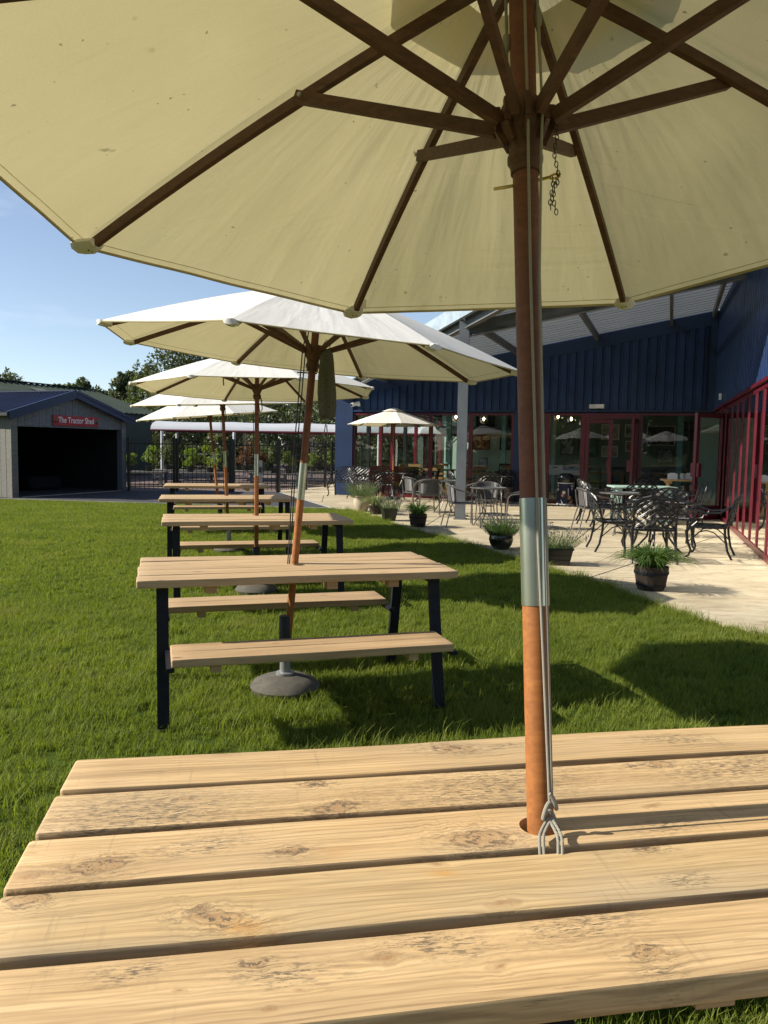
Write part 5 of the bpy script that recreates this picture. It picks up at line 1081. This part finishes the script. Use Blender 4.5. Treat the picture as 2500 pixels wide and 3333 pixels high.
def barrel(x, y, s, label, seed, nb, hs, sp):
    p = planter('barrel_planter', label, x, y)
    for k in range(18):
        a0, a1 = 2 * math.pi * k / 18, 2 * math.pi * (k + 1) / 18 - .012; m_ = MB(); vs = []
        for (r, z) in ((.125, 0), (.145, .08), (.158, .16), (.165, .235)):
            for a in (a0, a1): vs.append((r * s * math.cos(a), r * s * math.sin(a), z * s))
            for a in (a0, a1): vs.append(((r - .014) * s * math.cos(a), (r - .014) * s * math.sin(a), z * s))
        fs = []
        for i in range(3): o = 4 * i; fs += [(o, o + 1, o + 5, o + 4), (o + 3, o + 2, o + 6, o + 7), (o + 2, o, o + 4, o + 6), (o + 1, o + 3, o + 7, o + 5)]
        fs.append((12, 13, 15, 14)); m_.add(vs, fs).build('stave', 'barrelwood', p)
    for z, r in ((.05, .139), (.17, .161)): MB().lathe([(r * s, (z - .013) * s), ((r + .004) * s, (z - .01) * s), ((r + .006) * s, (z + .013) * s), (r * s, (z + .016) * s)], 32).build('hoop', 'steel', p, smooth=True)
    MB().lathe([(.001, .205 * s), (.15 * s, .2 * s)], 18).build('soil', 'soil', p)
    blades(nb, hs[0], hs[1], sp, .0065, seed, 1.15, .09).build('foliage', 'blade', p, loc=(0, 0, .19 * s)); return p
barrel(.62, 14.2, 1.0, 'dark strap leaved plant in a dark barrel, in front of the bistro chairs', 5, 260, (.24, .40), .44)
barrel(2.80, 8.10, 1.06, 'big strap leaved plant in a dark stave barrel, nearest to the camera', 6, 420, (.24, .40), .50)
p = planter('potted_lavender', 'fine lavender in a glossy round black pot before the bistro set', 1.69, 11.2)
MB().lathe([(.10, 0), (.15, .06), (.178, .14), (.165, .2), (.16, .215), (.19, .23), (.192, .25), (.165, .25), (.16, .2)], 32).build('pot', 'pot_glaze', p, smooth=True); b, hd = stalks(560, .14, .30, .34, 7); b.build('foliage', M['blade'], p, loc=(0, 0, .2)); hd.build('flower_head', 'lavhead', p, loc=(0, 0, .2), kind='stuff')
p = planter('potted_lavender', 'lavender in a long black rectangular trough behind the nearest pole', 2.12, 9.80, R(-8))
def trough(w0, w1, d0, d1, h):
    b = MB(); vs = [(sx * w0, sy * d0, 0) for sx, sy in ((-1, -1), (1, -1), (1, 1), (-1, 1))] + [(sx * w1, sy * d1, h) for sx, sy in ((-1, -1), (1, -1), (1, 1), (-1, 1))] + [(sx * (w1 + .012), sy * (d1 + .012), h) for sx, sy in ((-1, -1), (1, -1), (1, 1), (-1, 1))] + [(sx * (w1 + .012), sy * (d1 + .012), h + .02) for sx, sy in ((-1, -1), (1, -1), (1, 1), (-1, 1))] + [(sx * (w1 - .02), sy * (d1 - .02), h + .02) for sx, sy in ((-1, -1), (1, -1), (1, 1), (-1, 1))] + [(sx * (w1 - .02), sy * (d1 - .02), h - .04) for sx, sy in ((-1, -1), (1, -1), (1, 1), (-1, 1))]
    fs = [(3, 2, 1, 0)]
    for l in range(5):
        for k in range(4): fs.append((4 * l + k, 4 * l + (k + 1) % 4, 4 * l + 4 + (k + 1) % 4, 4 * l + 4 + k))
    fs.append((20, 21, 22, 23)); return b.add(vs, fs)
tb_ = trough(.21, .25, .12, .16, .20).build('trough', 'pot_black', p)
for z in (.06, .12): MB().box(-.22, -.152, z, .22, -.146, z + .006).build('moulded_rib', 'pot_black', tb_)
b, hd = stalks(420, .14, .32, .36, 9, (1.15, .7)); b.build('foliage', 'lavender', p, loc=(0, 0, .17)); hd.build('flower_head', 'lavhead', p, loc=(0, 0, .17), kind='stuff')

# ------------------------------------------------------------------ cast lattice chairs and tables
def lattice(b, fn, w_, h_, step, sw, arch=0.):
    """diagonal woven strips inside a w x h arched field; fn(x, y, lift) maps to 3D"""
    for fam in (1, -1):
        c = -w_ - h_
        k = 0
        while c < w_ + h_:
            for dd in (-sw * 1.1, sw * 1.1):
                pts = []
                n = 14
                for i in range(n + 1):
                    x = -w_ / 2 + w_ * i / n; y = (x - c - dd) * fam * .8 + h_ / 2 * (1 if fam < 0 else 0)
                    top = h_ + arch * (1 - (2 * x / w_) ** 2)
                    if 0 <= y <= top: pts.append(fn(x, y, .004 * math.sin((x * 40) + k * 3.14 + (fam > 0) * 1.57)))
                if len(pts) > 1: b.tube(pts, sw * .62, 4, flat=.55)
            c += step; k += 1
def lattice_chair(label, loc, rz, width=.54, name='lattice_chair', cat='chair', group='black cast metal lattice armchairs'):
    t = thing(name, label, cat, loc, rz, group); w_ = width
    bk = lambda x, y, l: Vector((x, -.235 - y * .26 - l - .05 * (1 - (2 * x / w_) ** 2), .43 + y))
    b = MB(); h_, arch = .36, .075; lattice(b, bk, w_ - .02, h_, .118, .0115, arch)
    b.tube([bk(-w_ / 2, -.02, 0)] + [bk(-w_ / 2, y, 0) for y in (.1, .25, .35)] + [bk(x * w_ / 2, h_ + arch * (1 - x * x), 0) for x in np.linspace(-.94, .94, 13)] + [bk(w_ / 2, y, 0) for y in (.35, .25, .1)] + [bk(w_ / 2, -.02, 0)], .013, 7)
    b.tube([bk(-w_ / 2, .03, 0), bk(0, .03, 0), bk(w_ / 2, .03, 0)], .010, 6); b.build('backrest', 'cast', t, smooth=True)
    se = lambda x, y, l: Vector((x * (1 + .08 * y), -.24 + y, .425 + l - .02 * math.sin(y / .48 * math.pi)))
    b = MB(); lattice(b, se, w_ - .02, .47, .10, .011); b.tube([se(-w_ / 2, 0, 0), se(-w_ / 2, .45, 0), se(-w_ / 4, .485, 0), se(w_ / 4, .485, 0), se(w_ / 2, .45, 0), se(w_ / 2, 0, 0)], .014, 7, True)
    for i in range(7): b.tube([se(-w_ / 2 + .01, .06 + i * .06, .0), se(0, .06 + i * .06, -.004), se(w_ / 2 - .01, .06 + i * .06, 0)], .009, 4, flat=.5)
    b.build('seat', 'cast', t, smooth=True)
    for sx in (-1, 1):
        x = sx * w_ / 2
        MB().tube([(x, -.225, .44), (x, -.235, .30), (x * 1.02, -.27, .12), (x * 1.04, -.33, 0)], [.021, .020, .018, .018], 7, flat=.85).build('rear_leg', 'cast', t, smooth=True)
        MB().tube([(x, .20, .42), (x * 1.02, .255, .36), (x * 1.03, .235, .22), (x * 1.0, .19, .10), (x * 1.03, .215, .03), (x * 1.06, .255, 0)], [.022, .023, .019, .016, .015, .019], 7).build('front_leg', 'cast', t, smooth=True)
        ar = MB().tube([(x, -.27, .70), (x * 1.05, -.16, .63), (x * 1.08, 0, .615), (x * 1.09, .14, .65), (x * 1.09, .225, .655), (x * 1.08, .25, .625), (x * 1.08, .225, .595), (x * 1.08, .195, .615)], [.013, .014, .015, .016, .015, .013, .011, .009], 7)
        ar.tube([(x * 1.08, .13, .64), (x * 1.04, .16, .56), (x * 1.02, .12, .50), (x * 1.0, .19, .43)], .011, 6); ar.tube([(x * 1.04, .03, .615), (x * 1.03, .06, .55), (x * 1.02, .13, .54)], .009, 6); ar.build('armrest', 'cast', t, smooth=True)
        MB().tube([(x * 1.01, -.245, .22), (x * 1.0, -.1, .35), (x * 1.0, .0, .385)], .008, 6).build('brace', 'cast', t); MB().tube([(x * 1.02, .225, .22), (x * 1.0, .1, .35), (x, .0, .385)], .008, 6).build('brace', 'cast', t)
    return t
def cast_table(label, loc, r=.46, h=.71):
    t = thing('cast_table', label, 'table', loc, 0, 'round black cast metal tables')
    b = MB(); b.tube([(r * math.cos(a), r * math.sin(a), h) for a in np.linspace(0, 2 * math.pi, 33)[:-1]], .016, 6, True)
    for q in (.3, .55, .78): b.tube([(r * q * math.cos(a), r * q * math.sin(a), h) for a in np.linspace(0, 2 * math.pi, 25)[:-1]], .010, 5, True, flat=.6)
    for k in range(28):
        a = 2 * math.pi * k / 28; b.tube([(r * .1 * math.cos(a), r * .1 * math.sin(a), h), (r * math.cos(a), r * math.sin(a), h)], .010, 4, flat=.5)
    b.build('tabletop', 'cast', t, smooth=True)
    for k in range(4):
        a = math.pi / 4 + k * math.pi / 2; c, s = math.cos(a), math.sin(a)
        MB().tube([(c * .30, s * .30, h - .02), (c * .26, s * .26, .55), (c * .14, s * .14, .36), (c * .17, s * .17, .2), (c * .30, s * .30, .05), (c * .36, s * .36, .0)], [.017, .018, .016, .015, .015, .017], 7).build('leg', 'cast', t, smooth=True)
    MB().tube([(.15 * math.cos(a), .15 * math.sin(a), .30) for a in np.linspace(0, 2 * math.pi, 17)[:-1]], .009, 5, True).build('stretcher_ring', 'cast', t); return t
Z0 = .013
lc = lattice_chair('lattice armchair seen from behind, nearest of all, behind the big barrel plant', (3.50, 10.25, Z0), R(-6))
for x, y, rz, lb in ((3.34, 11.30, -92, 'lattice armchair facing right, left of the nearest round table'), (4.50, 10.80, 62, 'lattice armchair facing left, beside the red glazed wing'), (4.42, 11.98, 168, 'lattice armchair glinting white in the sun, facing the camera at the nearest table'),
                     (4.66, 14.45, -2, 'lattice armchair with its back to the camera at the mint table'), (5.62, 16.55, 172, 'lattice armchair facing the camera on the far side of the mint table'), (4.15, 15.05, -78, 'lattice armchair left of the mint table, nearer one'), (4.32, 15.85, -84, 'lattice armchair left of the mint table, farther one'), (5.80, 15.1, 82, 'lattice armchair right of the mint table facing left'),
                     (-.02, 20.95, 2, 'lattice armchair with its back to the camera under the patio parasol'), (-.62, 21.55, -62, 'lattice armchair left of the table under the patio parasol'), (.80, 22.35, 165, 'sunlit lattice armchair facing the camera under the patio parasol'), (1.12, 21.35, 82, 'lattice armchair right of the table under the patio parasol'),
                     (2.62, 19.85, 0, 'lattice armchair behind the bistro set, before the dark pier window'), (3.20, 21.05, 165, 'lattice armchair close to the window left of the navy pier'), (2.05, 20.5, -80, 'lattice armchair just right of the steel column, facing right'), (3.75, 20.2, 80, 'lattice armchair left of the black bin, facing left')):
    dup(lc, (x, y, Z0), R(rz), lb)
bn = lattice_chair('dark lattice garden bench against the navy corner wall', tuple(fw_(-9.62, -.62, Z0)), FA + R(180), 1.05, 'garden_bench', 'bench', 'lattice garden bench')
ct_ = cast_table('round lattice table between the nearest four armchairs', (3.98, 11.30, Z0))
dup(ct_, (.32, 21.72, Z0), 0, 'round lattice table with the patio parasol above it'); dup(ct_, (2.9, 20.5, Z0), 0, 'round dark table between the chairs by the navy pier')

# rattan bistro chairs
def bistro_chair(label, loc, rz):
    t = thing('bistro_chair', label, 'chair', loc, rz, 'grey tube bistro armchairs')
    top = [(-.27 , .20, .62)] + [(-.285, .05, .64), (-.28, -.12, .69)] + [(.26 * math.sin(a), -.12 - .17 * math.cos(a), .69 + .09 * math.cos(a)) for a in np.linspace(-1.25, 1.25, 9)] + [(.28, -.12, .69), (.285, .05, .64), (.27, .20, .62)]
    MB().tube([(-.29, .29, 0), (-.285, .27, .40), (-.28, .255, .57)] + top + [(.28, .255, .57), (.285, .27, .40), (.29, .29, 0)], .0125, 8).build('arm_frame', 'rattan', t, smooth=True)
    for sx in (-1, 1): MB().tube([(sx * .22, -.33, 0), (sx * .20, -.26, .30), (sx * .19, -.22, .43), (sx * .20, -.25, .60), (sx * .19, -.27, .745)], .0115, 8).build('back_leg', 'rattan', t, smooth=True)
    b = MB(); b.tube([(-.20, -.20, .435), (-.22, .20, .435), (0, .235, .435), (.22, .20, .435), (.20, -.20, .435), (0, -.23, .435)], .012, 6, True); b.tube([(-.27, .20, .43), (.27, .20, .43)], .010, 6); b.build('seat_frame', 'rattan', t)
    b = MB(); n = 18
    for i in range(n):
        y = -.20 + .42 * i / (n - 1); b.tube([(-.21, y, .437), (-.1, y, .434 + .003 * (i % 2)), (0, y, .430), (.1, y, .434 + .003 * (i % 2)), (.21, y, .437)], .0105, 4, flat=.35)
    for i in range(12): x = -.19 + .38 * i / 11; b.tube([(x, -.2, .432), (x, .21, .432)], .009, 4, flat=.3)
    b.build('woven_seat', M['weave'], t)
    b = MB()
    for i in range(15):
        z = .47 + .27 * i / 14; b.tube([(.20 * math.sin(a) * 1.02, -.12 - .12 * math.cos(a) - .09 * (z - .45), z + .02 * math.cos(a)) for a in np.linspace(-1.4, 1.4, 9)], .010, 4, flat=.35)
    for i in range(13):
        a = -1.3 + 2.6 * i / 12; b.tube([(.20 * math.sin(a), -.118 - .12 * math.cos(a) - .09 * (z - .45), z) for z in (.46, .6, .75)], .0085, 4, flat=.4)
    b.build('woven_back', M['weave'], t); return t
M['weave'] = mat('grey_rattan_weave', (.075, .072, .07), .45, 0, .3, 40)
def bistro_table(label, loc, r=.33):
    t = thing('bistro_table', label, 'table', loc, 0, 'round glass topped bistro tables')
    MB().lathe([(.001, .70), (r - .01, .70), (r, .70), (r + .004, .707), (r + .004, .722), (r, .728), (r - .012, .728), (r - .014, .715), (.001, .715)], 40).build('tabletop', M['smoked'], t, smooth=True)
    MB().tube([((r + .006) * math.cos(a), (r + .006) * math.sin(a), .714) for a in np.linspace(0, 2 * math.pi, 41)[:-1]], .011, 6, True).build('rim', 'rattan', t, smooth=True)
    for k in range(4):
        a = math.pi / 4 + k * math.pi / 2 + .2; c, s = math.cos(a), math.sin(a)
        MB().tube([(c * .24, s * .24, .70), (c * .17, s * .17, .60), (c * .10, s * .10, .40), (c * .12, s * .12, .26), (c * .27, s * .27, .05), (c * .30, s * .30, 0)], .0115, 7).build('leg', 'rattan', t, smooth=True)
    MB().tube([(.10 * math.cos(a), .10 * math.sin(a), .38) for a in np.linspace(0, 2 * math.pi, 17)[:-1]], .008, 5, True).build('ring', 'rattan', t); return t
M['smoked'] = mat('smoked_glass_top', (.10, .105, .10), .12, 0, .1, 3, spec=.8)
bc = bistro_chair('grey bistro chair facing right, left of the middle bistro table', (1.42, 14.35, Z0), R(-82))
for x, y, rz, lb in ((2.50, 14.22, 84, 'grey bistro chair facing left, right of the middle bistro table'), (2.0, 15.25, 172, 'grey bistro chair facing the camera behind the middle bistro table'), (.93, 16.65, 4, 'grey bistro chair with its back to the camera at the farthest bistro table'), (.72, 17.5, -58, 'grey bistro chair at the left of the farthest bistro table'), (1.85, 16.9, 78, 'grey bistro chair just left of the steel column, facing left'),
                     (3.66, 13.65, -85, 'grey bistro chair facing right behind the nearest lattice set'), (4.50, 13.30, 72, 'grey bistro chair facing left behind the nearest lattice set')):
    dup(bc, (x, y, Z0), R(rz), lb)
bt_ = bistro_table('middle round bistro table right of the steel column', (1.93, 14.45, Z0)); dup(bt_, (1.36, 17.25, Z0), 0, 'farthest round bistro table, left of the steel column'); dup(bt_, (4.05, 13.45, Z0), 0, 'round bistro table behind the nearest lattice set')

# mint table
mt = thing('mint_table', 'pale mint green slatted garden table among the lattice armchairs', 'table', (5.13, 15.65, Z0), R(-4))
for i in range(6): MB().plank(1.22, .115, .03, i, rr=.004, seg=4).build('slat', 'mint_wood', mt, loc=(0, -.31 + i * .124, .725), smooth=True)
for sx in (-1, 1):
    for sy in (-1, 1): MB().box(sx * .48 - .045, sy * .27 - .035, 0, sx * .48 + .045, sy * .27 + .035, .71).build('leg', 'mint_wood', mt)
    MB().box(sx * .48 - .04, -.235, .62, sx * .48 + .04, .235, .70).build('cross_rail', 'mint_wood', mt)
MB().box(-.44, -.03, .25, .44, .03, .32).build('stretcher', 'mint_wood', mt)
# trestle table with condiments
tt = thing('trestle_table', 'rough pine trestle table behind the open red door of the wing', 'table', (7.02, 18.35, Z0), R(-12))
for i in range(5): MB().plank(1.0 + .05 * math.sin(i * 4), .12, .035, i + 5, rr=.004, seg=4).build('board', 'pine', tt, loc=(.02 * math.sin(i * 3), -.26 + i * .13, .775), smooth=True)
for sx in (-1, 1):
    for s2 in (-1, 1): MB().beam((sx * .36, s2 * .06, .755), (sx * .36 + .10 * s2, s2 * .28, 0), .09, .03).build('leg', 'pine', tt)
    MB().box(sx * .36 - .05, -.28, .70, sx * .36 + .05, .28, .755).build('cross_rail', 'pine', tt)
for (dx, dy, kind, lb) in ((-.28, 0, 'b', 'white napkin box on the trestle table, left one'), (.12, .03, 'b', 'white napkin box on the trestle table, right one')):
    t = thing('napkin_box', lb, 'box', tuple(Vector((7.02 + dx, 18.35 + dy, Z0 + .7935))), R(-12), 'napkin boxes'); MB().box(-.10, -.07, 0, .10, .07, .13).build('box', 'white', t); MB().box(-.06, -.02, .1305, .06, .02, .15).build('napkins', 'sign_white', t)
for dx, lb, m in ((-.07, 'glass condiment jar between the napkin boxes', 'cream'), (.32, 'jar with red lid at the right end of the trestle table', 'sign_red')):
    t = thing('jar', lb, 'jar', (7.02 + dx, 18.33, Z0 + .7935), 0); MB().lathe([(.045, 0), (.055, .02), (.055, .09), (.04, .11)], 14).build('glass_body', 'white', t, smooth=True); MB().lathe([(.045, .11), (.045, .14), (.01, .145)], 14).build('lid', m, t)

# litter bin wrapped in ice cream print
bp = fw_(-3.53, -.40, Z0); bn_ = thing('litter_bin', 'round navy litter bin printed with ice creams by the glass door', 'bin', tuple(bp), 0)
MB().lathe([(.225, 0), (.235, .01), (.235, .03), (.215, .032)], 36).build('foot_ring', 'white', bn_, smooth=True)
MB().lathe([(.205, .03), (.222, .20), (.222, .40), (.212, .56)], 36).build('drum', 'navy', bn_, smooth=True)
MB().lathe([(.214, .56), (.220, .563), (.220, .58), (.214, .583)], 36).build('white_band', 'white', bn_, smooth=True)
MB().lathe([(.208, .583), (.222, .60), (.225, .70), (.215, .76), (.16, .81), (.08, .83), (.001, .835)], 36).build('lid', 'pot_glaze', bn_, smooth=True)
def wrapped(a, z, pts, m, name):      # flat print on the drum at azimuth a (deg), local u,v in metres
    b = MB(); vs = []
    for (u, v) in pts:
        r = .2245; th = R(a) + u / r; vs.append((r * math.cos(th), r * math.sin(th), z + v))
    n = len(vs); cu = sum(p[0] for p in pts) / n; cv = sum(p[1] for p in pts) / n; th = R(a) + cu / .2245; vs.append((.2262 * math.cos(th), .2262 * math.sin(th), z + cv))
    b.add(vs, [(i, (i + 1) % n, n) for i in range(n)]); return b.build(name, m, bn_)
circ = lambda cx, cy, r, n=18: [(cx + r * math.cos(2 * math.pi * i / n), cy + r * math.sin(2 * math.pi * i / n)) for i in range(n)]
fc = math.degrees(math.atan2(-bp.y, -bp.x))     # towards the camera
wrapped(fc - 12, .33, circ(0, 0, .045), 'cream', 'printed_scoop'); wrapped(fc - 20, .25, circ(0, 0, .038), 'pink', 'printed_scoop')
wrapped(fc + 28, .20, [(-.05, -.04), (0, -.06), (.045, -.02), (.05, .03), (.0, .05), (-.045, .02)], 'tan', 'printed_scoop')
wrapped(fc + 20, .34, [(-.01, -.10), (.005, -.10), (-.005, .10), (-.025, .10)], 'white', 'printed_spoon')
wrapped(fc + 38, .10, [(-.09, -.06), (.05, -.06), (.06, .07)], 'tan', 'printed_cone'); wrapped(fc - 22, .09, [(-.01, -.05), (.03, -.05), (-.025, .05), (-.045, .05)], 'white', 'printed_stick')
def wrap_text(a, z0):
    def f(co):
        th = R(a) + co.x / .226; r = .2255 + co.z; return Vector((r * math.cos(th), r * math.sin(th), z0 + co.y))
    return f
text_mesh('YO', .085, 'lettering', 'sign_white', bn_, wrap_text(fc + 48, .50), .0008, .002); text_mesh('FI', .085, 'lettering', 'sign_white', bn_, wrap_text(fc + 46, .425), .0008, .002)
text_mesh('E', .085, 'lettering', 'sign_white', bn_, wrap_text(fc - 58, .50), .0008, .002); text_mesh('M', .10, 'lettering', 'sign_white', bn_, wrap_text(fc - 60, .40), .0008, .002)
dm = thing('door_mat', 'dark metal grating mat on the patio before the bin and glass door', 'mat', tuple(fw_(-3.4, -.95, .014)), FA)
for i in range(14): MB().box(-.9 + i * .13, -.16, 0, -.9 + i * .13 + .09, .16, .006).build('grating_bar', 'steel', dm)
